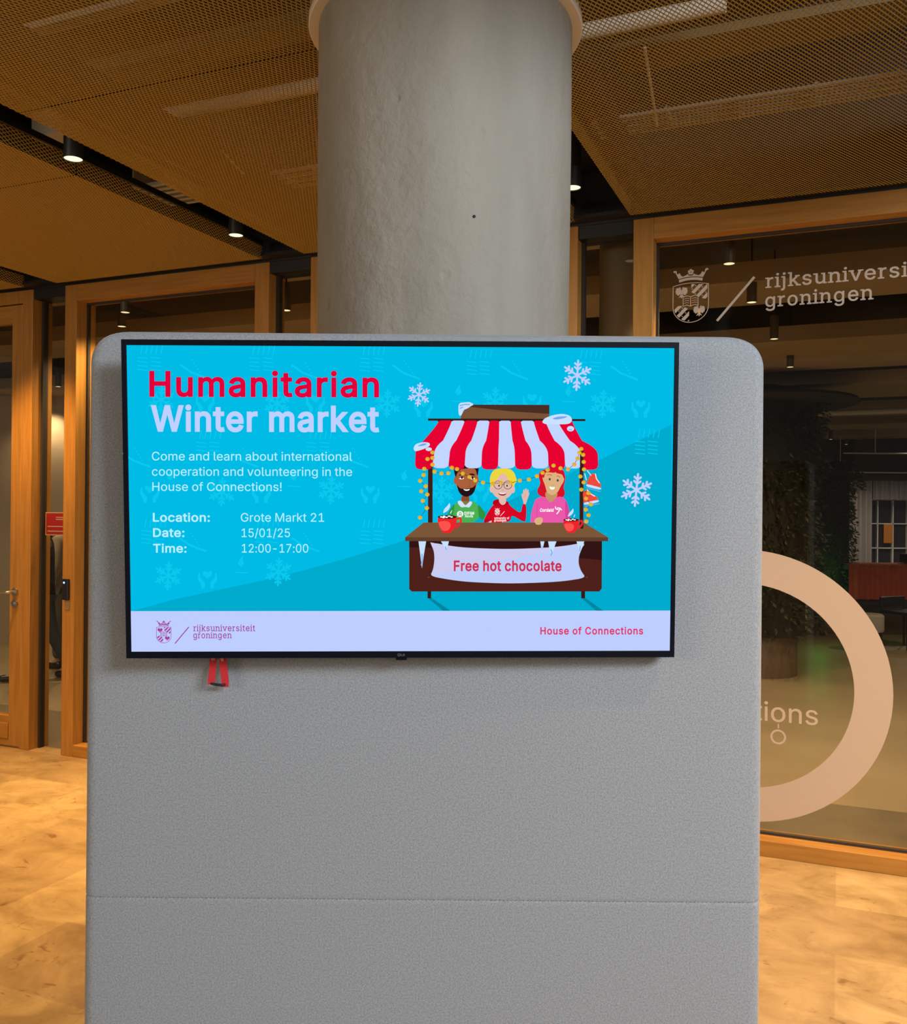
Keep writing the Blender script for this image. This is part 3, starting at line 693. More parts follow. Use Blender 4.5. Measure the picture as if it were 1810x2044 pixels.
class Art:
    """flat coloured shapes on a surface; T maps drawing units to the surface, each layer a hair above the last"""
    def __init__(self, T, out, step=.00016):
        self.T = T; self.out = out; self.step = step; self.mb = MB(); self.layer = 1
    def up(self): self.layer += 1
    def fill(self, loops, mt):
        loops = [l for l in loops if len(l) >= 3]
        if not loops: return
        pts = [[Vector((p[0], p[1], 0)) for p in l] for l in loops]
        flat = [p for l in loops for p in l]
        tris = tessellate_polygon(pts)
        self.mb.add([self.out(*self.T(*p), self.layer * self.step) for p in flat], tris, mt)
    def poly(self, pts, mt): self.fill([pts], mt)
    def sp(self, pts, mt, it=2):
        """a polygon with its corners rounded off"""
        for _ in range(it):
            q = []
            for i in range(len(pts)):
                a, b = pts[i], pts[(i + 1) % len(pts)]
                q += [(a[0] * .78 + b[0] * .22, a[1] * .78 + b[1] * .22), (a[0] * .22 + b[0] * .78, a[1] * .22 + b[1] * .78)]
            pts = q
        self.fill([pts], mt)
    def ell(self, cx, cy, rx, ry=None, mt=None, n=20, rot=0):
        ry = ry or rx; c, s = math.cos(rot), math.sin(rot)
        self.poly([(cx + rx * math.cos(2 * PI * i / n) * c - ry * math.sin(2 * PI * i / n) * s, cy + rx * math.cos(2 * PI * i / n) * s + ry * math.sin(2 * PI * i / n) * c) for i in range(n)], mt)
    def ring(self, cx, cy, r, w, mt, n=32):
        self.line([(cx + r * math.cos(2 * PI * i / n), cy + r * math.sin(2 * PI * i / n)) for i in range(n + 1)], w, mt, False)
    def line(self, pts, w, mt, caps=True):
        for a, b in zip(pts[:-1], pts[1:]):
            d = Vector((b[0] - a[0], b[1] - a[1]))
            if d.length < 1e-9: continue
            d.normalize(); k = Vector((-d.y, d.x)) * (w / 2)
            self.mb.add([self.out(*self.T(*q), self.layer * self.step) for q in ((a[0] + k.x, a[1] + k.y), (b[0] + k.x, b[1] + k.y), (b[0] - k.x, b[1] - k.y), (a[0] - k.x, a[1] - k.y))], [(0, 1, 2, 3)], mt)
        if caps:
            for p in pts: self.ell(p[0], p[1], w / 2, w / 2, mt, 8)
    def text(self, s, x0, x1, base, cap, mt, bold=0.0, serif=False, ref=.509, flip=True, slant=0.0, rot=0.0, track=0.0):
        ps = text_polys(s, bold, serif, track)
        mn = min(p[0] for _, c in ps for p in c); mx = max(p[0] for _, c in ps for p in c)
        sx = (x1 - x0) / (mx - mn); sy = cap / (ref + bold * .9)
        sg = -1 if flip else 1
        def f(p):
            return (x0 + (p[0] - mn) * sx + slant * (p[1]) * sy, base + sg * (p[1] - bold * .2) * sy + rot * (p[0] - mn) * sx)
        for pts, tris in glyph_tris(s, bold, serif, track):
            self.mb.add([self.out(*self.T(*f(p)), self.layer * self.step) for p in pts], tris, mt)

def clip(poly, region):
    """convex clip (Sutherland-Hodgman); region counter-clockwise in y-up"""
    out = poly
    if sarea(region) < 0: region = region[::-1]
    for i in range(len(region)):
        a, b = region[i - 1], region[i]
        src, out = out, []
        side = lambda p: (b[0] - a[0]) * (p[1] - a[1]) - (b[1] - a[1]) * (p[0] - a[0])
        for j in range(len(src)):
            p, q = src[j - 1], src[j]; sp, sq = side(p), side(q)
            if (sp >= 0) != (sq >= 0):
                t = sp / (sp - sq); out.append((p[0] + (q[0] - p[0]) * t, p[1] + (q[1] - p[1]) * t))
            if sq >= 0: out.append(q)
        if not out: return []
    return out

def crest(art, cx, y0, s, mt, stroke=6.0):
    """crowned shield; drawing is 256 wide and 396 tall, y up from the tip of the shield"""
    F = lambda pts: [(cx + x * abs(s), y0 + y * s) for x, y in pts]
    def ln_(pts, wd): art.line(F(pts), wd * abs(s), mt)
    sh = [(-128, 276), (-64, 289), (0, 293), (64, 289), (128, 276), (128, 120)]
    arc = [(128 * math.cos(t), 120 - 118 * math.sin(t)) for t in [PI * i / 20 for i in range(21)]]
    outline = sh[:-1] + arc
    ln_(outline + [outline[0]], stroke)
    q2 = [(4, 284), (120, 274), (120, 150), (60, 150), (60, 186), (4, 190)]
    q2a = [(4, 284), (120, 274), (120, 140), (66, 180), (4, 200)]
    arcr = [(120 * math.cos(t), 120 - 110 * math.sin(t)) for t in [PI * i / 20 for i in range(21)]]
    q3 = [(-120, 128), (-66, 128), (-10, 100), (-10, 12)] + [p for p in arcr if p[0] < -10]
    for off in range(-6, 8):
        b = [(-400, -400 + off * 62), (400, 400 + off * 62), (400, 434 + off * 62), (-400, -366 + off * 62)]
        for reg in (q2a, q3):
            c = clip(b, reg)
            if len(c) >= 3: art.poly(F(c), mt)
        for reg in (q2a, q3):            # small lozenges on the bare bands
            for k in range(-8, 9):
                x = k * 24 + 12; y = x + off * 62 - 14
                if len(clip([(x - 3, y), (x, y + 3), (x + 3, y), (x, y - 3)], reg)) == 4 and all(abs(p) < 400 for p in (x, y)):
                    art.poly(F([(x - 5, y), (x, y + 5), (x + 5, y), (x, y - 5)]), mt)
    def eagle(ex, ey, k):
        E = lambda pts: [(ex + x * k, ey + y * k) for x, y in pts]
        for sg in (-1, 1):
            art.poly(F(E([(0, 18), (sg * 12, 22), (sg * 18, 34), (sg * 30, 36), (sg * 42, 28), (sg * 40, 18), (sg * 46, 8), (sg * 40, 2), (sg * 42, -8), (sg * 32, -10), (sg * 30, -20), (sg * 20, -18), (sg * 8, -10), (0, -14)])), mt)
            art.poly(F(E([(sg * 4, 20), (sg * 6, 34), (sg * 14, 42), (sg * 20, 36), (sg * 14, 32), (sg * 12, 20)])), mt)
            art.poly(F(E([(sg * 2, -10), (sg * 14, -24), (sg * 22, -38), (sg * 12, -34), (sg * 4, -26)])), mt)
        art.poly(F(E([(-7, 18), (7, 18), (8, -30), (0, -44), (-8, -30)])), mt)
    eagle(-66, 226, 1.0); eagle(62, 82, .95)
    for sg in (-1, 1):                     # open book
        ln_([(0, 190), (sg * 28, 200), (sg * 54, 192), (sg * 54, 124), (sg * 28, 132), (0, 122), (0, 190)], stroke * .9)
        for q in (176, 160, 144): ln_([(sg * 10, q), (sg * 30, q + 6), (sg * 46, q)], stroke * .7)
    # crown
    art.poly(F([(-84, 302), (-42, 312), (0, 315), (42, 312), (84, 302), (86, 322), (44, 331), (0, 334), (-44, 331), (-86, 322)]), mt)
    art.poly(F([(-88, 328), (-44, 337), (0, 340), (44, 337), (88, 328), (112, 376), (128, 380), (122, 392), (104, 390), (98, 362), (82, 372), (70, 352), (56, 344), (34, 352), (22, 362), (16, 348), (0, 346), (-16, 348), (-22, 362), (-34, 352), (-56, 344), (-70, 352), (-82, 372), (-98, 362), (-104, 390), (-122, 392), (-128, 380), (-112, 376)]), mt)
    for a in range(5):
        art.ell(cx + 13 * abs(s) * math.cos(a * 2 * PI / 5 + PI / 2), y0 + (374 + 13 * math.sin(a * 2 * PI / 5 + PI / 2)) * s, 9.5 * abs(s), None, mt, 10)

# ================================================================== TELEVISION
TVC = Vector((-.1121, 2.0, 1.6295)); TILT, TROLL, TYAW = .057, .0074, .0221
_rt = Vector((math.cos(TROLL) * math.cos(TYAW), math.sin(TYAW), math.sin(TROLL))).normalized()
_up = Vector((-math.sin(TROLL), -math.sin(TILT), math.cos(TILT))); _up = (_up - _rt * _up.dot(_rt)).normalized()
_bk = _up.cross(_rt).normalized()
if _bk.y < 0: _bk = -_bk
TVM = Matrix(((_rt.x, _bk.x, _up.x, TVC.x), (_rt.y, _bk.y, _up.y, TVC.y), (_rt.z, _bk.z, _up.z, TVC.z), (0, 0, 0, 1)))
HW, HH = .6004, .3448
SX0, SX1, SZ0, SZ1 = -.5905, .5915, -.3314, .3336
M['bezel'] = mat('black_bezel', (.005, .006, .011), .35, 0, .08)
M['tvback'] = mat('tv_back_plastic', (.015, .015, .016), .6)
tv = tag(empty('television', TVM), 'large flat television showing a cyan winter market slide, hung on the grey fabric screen', 'television')
b = MB()
for x0, x1, z0, z1 in ((-HW, SX0 + .001, -HH, HH), (SX1 - .001, HW, -HH, HH), (SX0, SX1, SZ1 - .001, HH), (SX0, SX1, -HH, SZ0 + .001)):
    b.box(x0, x1, -.0035, .012, z0, z1)
b.build('bezel', M['bezel'], tv, bevel=.0008)
b = MB(); b.box(-HW + .001, HW - .001, .0005, .026, -HH + .001, HH - .001); b.box(-.38, .34, .024, .042, -.25, .16)
b.build('back_cover', M['tvback'], tv, bevel=.003)
b = MB(); b.box(-.2, .2, .040, .062, -.02, .02); b.box(-.2, -.16, .040, .055, -.18, .14); b.box(.16, .2, .040, .055, -.18, .14); b.box(-.03, .03, .06, .0775, -.03, .06)
b.build('wall_bracket', M['black'], bpy.data.objects['back_cover'])
b = MB(); b.box(-.0138, .0104, -.002, .010, -HH - .0055, -HH + .001); b.build('sensor_tab', M['bezel'], tv, bevel=.001)

# slide colours as a screen shows them
_cols = dict(cyan=(0, 187, 229), teal=(0, 171, 206), band=(190, 206, 255), faint=(12, 200, 238), faint2=(6, 181, 214), red=(228, 0, 58), white=(192, 208, 255), body=(184, 240, 255),
             purple=(165, 55, 150), pinkred=(224, 52, 104), signbrown=(120, 82, 52), darkbrown=(72, 46, 36), beam=(52, 28, 24), pole=(62, 30, 25), counter=(124, 86, 56), counteredge=(96, 64, 44),
             body_b=(78, 32, 26), body_d=(50, 20, 20), banner=(190, 206, 250), banner2=(203, 203, 240), ice=(200, 226, 255), iceblue=(120, 165, 240), stripe=(194, 214, 255), stripe2=(214, 208, 255),
             awnred=(232, 2, 50), bulb=(232, 168, 38), bulb2=(212, 196, 60), wire=(52, 52, 40), skin1=(172, 96, 60), skin1d=(146, 74, 46), hair1=(34, 18, 24), green=(74, 178, 84), greend=(44, 148, 62),
             collar=(214, 224, 250), yellow=(236, 214, 64), skin2=(226, 186, 174), skin2d=(206, 150, 130), hoodie=(216, 8, 36), hoodied=(176, 4, 30), pale=(255, 255, 255), hair3=(216, 18, 40), skin3=(222, 178, 128), skin3d=(196, 148, 100),
             pink=(234, 88, 172), pinkd=(214, 66, 152), mug=(240, 34, 44), mugl=(250, 84, 76), choc=(70, 20, 22), mouth=(150, 40, 44), shadow=(0, 136, 160), skate=(240, 74, 60), skated=(205, 40, 44), glint=(60, 200, 220), bannertext=(206, 44, 78), grey=(70, 72, 80))
K = {k: emit('slide_' + k, lin(v)) for k, v in _cols.items()}

# the slide is drawn in its own units; this maps them onto the lit area
_src = [(253, 690), (1346, 692), (1338, 1300), (261, 1301)]; _dst = [(SX0, SZ1), (SX1, SZ1), (SX1, SZ0), (SX0, SZ0)]
_A = []; _B = []
for (x, y), (X, Y) in zip(_src, _dst):
    _A.append([x, y, 1, 0, 0, 0, -X * x, -X * y]); _B.append(X); _A.append([0, 0, 0, x, y, 1, -Y * x, -Y * y]); _B.append(Y)
_H = np.linalg.solve(np.array(_A, float), np.array(_B, float))
def slide(x, y):
    d = _H[6] * x + _H[7] * y + 1
    return (float((_H[0] * x + _H[1] * y + _H[2]) / d), float((_H[3] * x + _H[4] * y + _H[5]) / d))
A = Art(slide, lambda u, v, h: (u, -h, v))
C = lambda *p: [(780 + x / 3.2321, 700 + y / 3.2321) for x, y in p]
D = lambda *p: [(880 + x / 5.3235, 900 + y / 5.3235) for x, y in p]
def c1(x, y): return (780 + x / 3.2321, 700 + y / 3.2321)
def d1(x, y): return (880 + x / 5.3235, 900 + y / 5.3235)

A.poly([(252, 689), (1347, 691), (1340, 1302), (260, 1302)], K['cyan']); A.up()
A.poly([(262, 1219.5), (352, 1195), (450, 1174), (556, 1151), (680, 1117), (800, 1080), (962, 1022), (1090, 965), (1195, 916.6), (1339.5, 846), (1342, 1220), (800, 1224), (262, 1224)], K['teal'])
A.up()
# faint motifs behind the words
def flake(cx, cy, r, mt, w, rot=0.0):
    for a in range(6):
        t = a * PI / 3 + rot + PI / 2; d = (math.cos(t), math.sin(t)); nrm = (-d[1], d[0])
        P_ = lambda f, g=0: (cx + r * (f * d[0] + g * nrm[0]), cy + r * (f * d[1] + g * nrm[1]))
        A.line([P_(0), P_(1)], w, mt)
        for f, g in ((.40, .20), (.66, .20)):
            A.line([P_(f), P_(f + g * .75, g)], w, mt); A.line([P_(f), P_(f + g * .75, -g)], w, mt)
def hands(cx, cy, mt):
    A.poly([(cx, cy - 1), (cx - 9, cy - 9), (cx - 9, cy - 15), (cx - 5, cy - 17), (cx, cy - 13), (cx + 5, cy - 17), (cx + 9, cy - 15), (cx + 9, cy - 9)], mt)
    for s in (-1, 1):
        A.poly([(cx + s * 18, cy - 13), (cx + s * 19, cy + 1), (cx + s * 13, cy + 10), (cx + s * 12, cy + 18), (cx + s * 6, cy + 18), (cx + s * 5, cy + 8), (cx + s * 11, cy + 0), (cx + s * 14, cy - 2), (cx + s * 15, cy - 12)], mt)
def scarf(cx, cy, mt):
    for i in range(5): A.line([(cx - 14 + i * 10, cy - 24), (cx - 17 + i * 10 - (2 - i) * 0, cy - 8)], 2, mt)
    for j in range(4):
        for s in (-1, 1): A.line([(cx + s * 13 - 10, cy + j * 8 - 1), (cx + s * 13 + 9, cy + j * 8 + 1)], 2, mt)
def skate_icon(cx, cy, mt):
    for i in range(5): A.ell(cx - 6 + i * 4, cy - 14 + i * 6, 1.6, None, mt, 8)
    A.line([(cx - 28, cy - 4), (cx - 8, cy + 10), (cx + 24, cy + 22)], 4, mt)
def steam(cx, cy, mt):
    A.poly([(cx, cy + 10), (cx - 7, cy + 3), (cx - 4, cy - 5), (cx + 4, cy - 14), (cx + 3, cy - 5), (cx + 6, cy + 1)], mt)
    A.line([(cx - 12, cy + 20), (cx + 12, cy + 21)], 2, mt)
for x, y in ((335, 1149), (554, 1141), (442, 982), (659, 978), (322, 799), (552, 806), (771, 805), (986, 800), (1202, 805), (879, 980)):
    flake(x, y, 27, K['faint'], 4, .05)
for x, y in ((413, 1156), (520, 986), (737, 986), (299, 986), (409, 805), (628, 805), (843, 814), (1060, 802), (1278, 814), (956, 983)): hands(x, y, K['faint'])
for x, y in ((299, 716), (521, 716), (740, 716), (415, 884), (634, 884), (306, 1060), (740, 1060), (530, 1058), (953, 722), (1174, 722), (1290, 880)): scarf(x, y, K['faint'])
for x, y in ((389, 734), (610, 734), (811, 734), (1027, 734), (1247, 734), (275, 910), (490, 910), (708, 910), (386, 1078), (610, 1078)): skate_icon(x, y, K['faint'])
for x, y in ((480, 1122), (913, 780), (1133, 780), (805, 950), (340, 950), (585, 950)): steam(x, y, K['faint'])
A.up()
A.poly([(258, 1219.4), (800, 1219.2), (1342, 1218.6), (1342, 1304), (258, 1304)], K['band'])
A.up()
# words
A.text('Humanitarian', 298.8, 754.6, 791, 49.5, K['red'], .021, track=.02)
A.text('Winter market', 301.5, 755, 860, 50.5, K['white'], .022)
A.text('Come and learn about international', 303.5, 700.8, 919.4, 17, K['body'], .001)
A.text('cooperation and volunteering in the', 303.5, 700.8, 949.8, 17, K['body'], .001)
A.text('House of Connections!', 304.2, 560.6, 980, 17, K['body'], .001)
A.text('Location:', 305, 418, 1040.8, 17, K['body'], .017)
A.text('Date:', 305.3, 367.5, 1071.2, 17, K['body'], .017)
A.text('Time:', 305.3, 371.5, 1102.4, 17, K['body'], .017)
A.text('Grote Markt 21', 479.5, 645, 1041, 17, K['body'], .001)
A.text('15/01/25', 481, 577, 1071.8, 17, K['body'], .001)
A.text('12:00-17:00', 481.5, 613.5, 1102.6, 17, K['body'], .001)
A.text('rijksuniversiteit', 384.5, 507.6, 1259.3, 9.4, K['purple'], .006, True, .379)
A.text('groningen', 384.5, 461, 1273.4, 9.2, K['purple'], .006, True, .379)
A.text('House of Connections', 1077, 1283.5, 1266, 14.6, K['pinkred'], .020, track=.03)
crest(A, 326, 1283, -.1125, K['purple'], 8)
A.line([(348.6, 1283.4), (375.4, 1251.4)], 1.9, K['purple'])
flake(*c1(175, 282), 23, K['white'], 3.0, .12); flake(*c1(1197, 155), 29.5, K['white'], 3.8, .06); flake(*c1(1582, 895), 32, K['white'], 4.2, .10)
# ---- market stall
A.poly(C((530, 346), (1017, 346), (1017, 442), (443, 442), (447, 418), (470, 375)), K['signbrown'])
A.poly(C((232, 1595), (252, 1592), (378, 1677), (330, 1677)), K['shadow']); A.poly(C((1226, 1595), (1248, 1592), (1368, 1677), (1322, 1677)), K['shadow'])
A.up()
A.poly(C((500, 360), (530, 346), (1017, 346), (1017, 404), (760, 388)), K['darkbrown'])
A.sp(C((430, 336), (470, 332), (500, 328), (530, 344), (505, 360), (482, 374), (462, 380), (450, 414), (436, 420), (429, 400)), K['ice'])
A.poly(C((233, 436), (1250, 437), (1250, 450), (960, 452), (955, 458), (300, 458), (295, 450), (233, 450)), K['beam'])
A.up()
A.line(C((440, 352), (470, 345), (500, 345)), 2.2, K['iceblue']); A.line(C((440, 370), (458, 362)), 2, K['iceblue'])
# poles, people, counter
def pole(x0, x1, y0, y1): A.poly(C((x0, y0), (x1, y0), (x1, y1), (x0, y1)), K['pole'])
pole(233, 263, 740, 1110)
# first person: beard, green jersey
A.sp(D((110, 758), (130, 548), (205, 528), (320, 530), (385, 560), (392, 758)), K['green'])
A.sp(D((60, 660), (132, 545), (140, 640), (120, 690), (60, 690)), K['greend']); A.sp(D((380, 556), (420, 600), (472, 672), (432, 740), (384, 690)), K['greend'])
A.sp(D((204, 470), (292, 470), (292, 540), (250, 584), (204, 540)), K['skin1d'])
A.up()
A.sp(D((134, 280), (150, 200), (200, 170), (330, 170), (376, 210), (384, 290), (362, 400), (310, 450), (200, 450), (158, 390)), K['skin1'])
A.ell(*d1(142, 312), 3.2, 7.5, K['skin1']); A.ell(*d1(376, 300), 2.8, 6.5, K['skin1'])
A.sp(D((166, 528), (206, 524), (250, 584), (296, 528), (328, 542), (292, 602), (250, 590), (206, 600), (170, 560)), K['collar'])
A.up()
A.sp(D((127, 190), (130, 230), (148, 282), (158, 240), (190, 196), (258, 182), (356, 176), (378, 280), (392, 176), (388, 150), (130, 150)), K['hair1'])
A.sp(D((158, 345), (182, 390), (232, 402), (300, 392), (334, 384), (362, 346), (350, 420), (318, 465), (262, 487), (212, 470), (174, 430)), K['hair1'])
A.sp(D((180, 250), (222, 236), (222, 246), (182, 262)), K['hair1']); A.sp(D((286, 240), (330, 236), (352, 252), (346, 258), (290, 252)), K['hair1'])
A.line(D((292, 300), (296, 372), (268, 380)), .9, K['skin1d'])
for ex in (208, 322):
    A.ell(*d1(ex, 285), 5, 2.6, K['pale'])
A.up()
for ex in (212, 326): A.ell(*d1(ex, 283), 2.1, 2.2, K['hair1'], 10); A.line(D((ex - 28, 282), (ex, 270), (ex + 22, 280)), 1.2, K['hair1'])
A.sp(D((222, 400), (262, 408), (300, 398), (286, 418), (248, 422)), K['pale'])
A.ell(*d1(193, 668), 6.3, 6.3, K['pale'], 20)
A.text('OXFAM', *[d1(235, 0)[0], d1(342, 0)[0]], d1(0, 672)[1], 5.6, K['pale'], .03)
A.text('Novib', d1(245, 0)[0], d1(330, 0)[0], d1(0, 702)[1], 5.0, K['pale'], .02)
A.up()
A.ring(*d1(193, 662), 2.3, 1.3, K['greend'], 12); A.line(D((178, 690), (184, 676)), 1.3, K['greend']); A.line(D((208, 690), (202, 676)), 1.3, K['greend'])
# second person: yellow hair, red hoodie, waving
A.sp(D((434, 758), (470, 680), (545, 560), (640, 540), (700, 540), (735, 590), (842, 666), (856, 556), (900, 566), (894, 745), (862, 748), (738, 672), (728, 758)), K['hoodie'])
A.sp(D((434, 758), (500, 640), (528, 680), (524, 735), (480, 758)), K['hoodied'])
A.sp(D((534, 560), (548, 520), (600, 505), (640, 530), (700, 528), (716, 560), (640, 590), (560, 575)), K['hoodied'])
A.sp(D((502, 745), (530, 730), (530, 758), (495, 758)), K['ice'])
A.up()
A.sp(D((604, 480), (682, 480), (682, 555), (640, 576), (606, 540)), K['skin2'])
A.sp(D((868, 562), (862, 520), (845, 476), (850, 440), (862, 470), (862, 410), (876, 402), (884, 440), (884, 396), (900, 392), (904, 440), (908, 402), (922, 408), (918, 450), (928, 432), (930, 450), (912, 500), (894, 562)), K['skin2'])
A.ell(*d1(642, 350), 24, 30, K['skin2'], 28); A.ell(*d1(528, 402), 4, 7, K['skin2']); A.ell(*d1(756, 405), 4, 7.4, K['skin2'])
A.up()
A.sp(D((508, 330), (512, 262), (545, 200), (620, 178), (720, 184), (770, 225), (800, 320), (775, 340), (766, 380), (740, 345), (706, 305), (682, 246), (640, 236), (612, 250), (592, 300), (562, 318), (540, 350), (538, 402), (520, 362)), K['yellow'])
A.line(D((876, 490), (884, 470)), .8, K['skin2d']); A.line(D((890, 470), (886, 440)), .7, K['skin2d']); A.line(D((636, 410), (648, 420), (656, 400)), .9, K['skin2d'])
for ex in (597, 700): A.ring(*d1(ex, 358), 8.1, 1.0, K['hair1'], 24)
A.line(D((638, 352), (662, 352)), .9, K['hair1']); A.line(D((560, 345), (540, 335)), .9, K['hair1']); A.line(D((740, 345), (762, 330)), .9, K['hair1'])
A.sp(D((596, 436), (640, 452), (688, 438), (676, 466), (640, 474), (606, 462)), K['mouth'])
for ex in (606, 692): A.ell(*d1(ex, 366), 1.6, 2, K['hair1'], 10)
A.up()
A.sp(D((602, 438), (640, 444), (684, 440), (676, 450), (640, 456), (610, 450)), K['pale'])
crest(A, d1(588, 0)[0], d1(0, 680)[1], -.036, K['pale'], 14)
A.line(D((622, 686), (664, 640)), .9, K['pale'])
A.text('university of', d1(555, 0)[0], d1(716, 0)[0], d1(0, 720)[1], 3.2, K['pale'], .02, True, .379); A.text('groningen', d1(555, 0)[0], d1(686, 0)[0], d1(0, 745)[1], 3.2, K['pale'], .02, True, .379)
# third person: long red hair, pink jersey
A.sp(D((1040, 200), (1180, 182), (1300, 200), (1316, 300), (1290, 380), (1312, 440), (1296, 486), (1200, 500), (1040, 480), (1006, 424), (1050, 340), (1028, 280)), K['hair3'])
A.up()
A.sp(D((1105, 420), (1226, 420), (1230, 480), (1160, 556), (1095, 480)), K['skin3d'])
A.sp(D((940, 740), (952, 640), (985, 530), (1010, 496), (1095, 474), (1155, 556), (1232, 472), (1310, 496), (1350, 600), (1375, 758), (945, 758)), K['pink'])
A.up()
A.sp(D((1312, 500), (1350, 600), (1376, 758), (1322, 758), (1310, 640)), K['pinkd']); A.line(D((1016, 560), (1010, 700)), 1.0, K['pinkd'])
A.sp(D((1066, 262), (1086, 225), (1160, 206), (1282, 240), (1302, 275), (1296, 320), (1262, 370), (1236, 430), (1178, 472), (1116, 440), (1100, 370), (1075, 310)), K['skin3'])
A.sp(D((980, 744), (995, 712), (1040, 698), (1076, 710), (1066, 758), (1042, 782), (996, 778)), K['skin3'])
A.up()
A.sp(D((1060, 262), (1084, 215), (1140, 180), (1250, 182), (1306, 210), (1306, 296), (1292, 282), (1280, 244), (1212, 232), (1208, 205), (1204, 230), (1120, 220), (1096, 228), (1084, 290)), K['hair3'])
A.line(D((1120, 252), (1150, 246), (1168, 256)), 1.1, K['hair3']); A.line(D((1222, 262), (1240, 262), (1258, 276)), 1.1, K['hair3'])
for ex, ey in ((1146, 296), (1231, 308)): A.ell(*d1(ex, ey), 2.2, 2.6, K['grey'], 10)
A.line(D((1168, 350), (1178, 362), (1190, 354)), 1, K['skin3d'])
A.sp(D((1140, 372), (1172, 380), (1206, 378), (1192, 402), (1168, 408), (1148, 396)), K['pale'])
A.text('Cordaid', d1(1040, 0)[0], d1(1186, 0)[0], d1(0, 640)[1], 6.4, K['pale'], .03, slant=.12)
for pts in ([(1206, 590), (1212, 612), (1236, 618)], [(1228, 600), (1256, 604), (1272, 622)], [(1254, 612), (1242, 640), (1222, 664)]): A.line(D(*pts), 2.0, K['pale'])
A.up()
# string of lights hanging down both poles and across
bulbs_c = [(262, 655), (230, 697), (262, 690), (262, 733), (209, 760), (275, 778), (320, 790), (364, 788), (387, 753), (420, 762), (205, 800), (183, 838), (219, 872), (190, 904), (229, 926), (200, 966), (226, 1013), (182, 1075),
           (457, 790), (500, 812), (538, 835), (588, 848), (652, 855), (703, 850), (766, 850), (825, 835), (884, 828), (936, 806), (972, 785), (1005, 766), (1043, 738), (1088, 755), (1136, 762), (1177, 730), (1198, 692), (1210, 655), (1222, 630),
           (1234, 668), (1238, 714), (1240, 762), (1217, 808), (1238, 846), (1223, 893), (1268, 915), (1254, 950), (1285, 988), (1252, 1022), (1270, 1058), (1255, 1098)]
wires = [bulbs_c[i] for i in (0, 1, 4, 10, 11, 12, 13, 14, 15, 16, 17)], [bulbs_c[i] for i in (0, 2, 3, 5, 6, 7, 8, 9)] + bulbs_c[18:37], bulbs_c[36:]
A.poly(C((1212, 640), (1237, 640), (1237, 1145), (1212, 1145)), K['pole'])
# skates hanging on the right pole
for bx, by, rot in ((0, 0, 0), (-32, 105, -.45)):
    R_ = lambda x, y: c1(1300 + bx + (x * math.cos(rot) - y * math.sin(rot)), 835 + by + (x * math.sin(rot) + y * math.cos(rot)))
    A.sp([R_(-46, 38), (R_(50, 60)), R_(54, 46), R_(-44, 20)], K['ice'])
    A.sp([R_(-40, 10), R_(-18, -45), R_(20, -46), R_(22, -20), R_(50, 22), R_(54, 46), R_(-42, 22)], K['skate'])
    A.up(); A.line([R_(14, -44), R_(20, -14), R_(40, 14)], 1.5, K['pale']); A.line([R_(-44, 46), R_(46, 70)], 1.6, K['iceblue'])
A.line(C((1245, 790), (1256, 830)), 2, K['ice']); A.line(C((1262, 770), (1285, 800)), 2, K['ice'])
# awning
top = [302, 385, 468, 552, 628, 692, 766, 832, 915, 992, 1072, 1165]
midx = [205, 330, 415, 512, 608, 691, 778, 862, 955, 1050, 1150, 1228]
m2 = [152, 272, 372, 474, 580, 687, 793, 901, 1008, 1115, 1222, 1330]
bot = [150, 262, 365, 470, 578, 685, 795, 903, 1010, 1118, 1222, 1332]
def edge(i):
    pts = []
    P0, P1, P2, P3 = (top[i], 455), (midx[i], 578), (m2[i], 640), (bot[i], 735)
    for a in range(9):
        t = a / 8; pts.append((P0[0] + (P1[0] - P0[0]) * t ** 1.15, P0[1] + (P1[1] - P0[1]) * t))
    for a in range(1, 9):
        t = a / 8; pts.append(((1 - t) ** 2 * P1[0] + 2 * t * (1 - t) * P2[0] + t * t * P2[0], (1 - t) ** 2 * P1[1] + 2 * t * (1 - t) * 622 + t * t * 672))
    pts.append(P3)
    return pts
A.up()
for i in range(11):
    l_, r_ = edge(i), edge(i + 1)
    a_, b_ = bot[i], bot[i + 1]
    y_ = 764 if i % 2 == 0 else 756
    bt = [(b_ - 8, y_ - 8), (b_ - 28, y_), (a_ + 28, y_), (a_ + 8, y_ - 8)]
    A.poly(C(*([(top[i] + 14, 449), (top[i + 1] - 10, 449)] + r_ + bt + l_[::-1])), K['awnred'] if i % 2 == 0 else K['stripe'])
A.up()
A.sp(C((966, 460), (985, 432), (1040, 412), (1100, 403), (1150, 415), (1166, 445), (1145, 470), (1075, 472), (1000, 474)), K['ice'])
A.sp(C((138, 632), (150, 602), (200, 587), (243, 592), (246, 612), (210, 632), (150, 650)), K['ice']); A.ell(*c1(238, 634), 6.2, 3.6, K['ice']); A.ell(*c1(1153, 500), 7.2, 5.4, K['ice'])
A.up()
A.sp(C((1030, 436), (1075, 420), (1140, 420), (1115, 432), (1060, 442)), K['iceblue']); A.sp(C((160, 616), (200, 596), (232, 598), (206, 612)), K['iceblue']); A.line(C((1143, 505), (1160, 508)), 1.6, K['iceblue'])
pole(1214, 1237, 640, 770)
A.up()
for wpts in wires: A.line(C(*wpts), .9, K['wire'], False)
A.up()
for i, (x, y) in enumerate(bulbs_c): A.ell(*c1(x, y), 4.4, 4.0, K['bulb'], 12)
A.up()
for i, (x, y) in enumerate(bulbs_c): A.ell(*c1(x - 2, y + 3), 2.4, 2.2, K['bulb2'], 10)
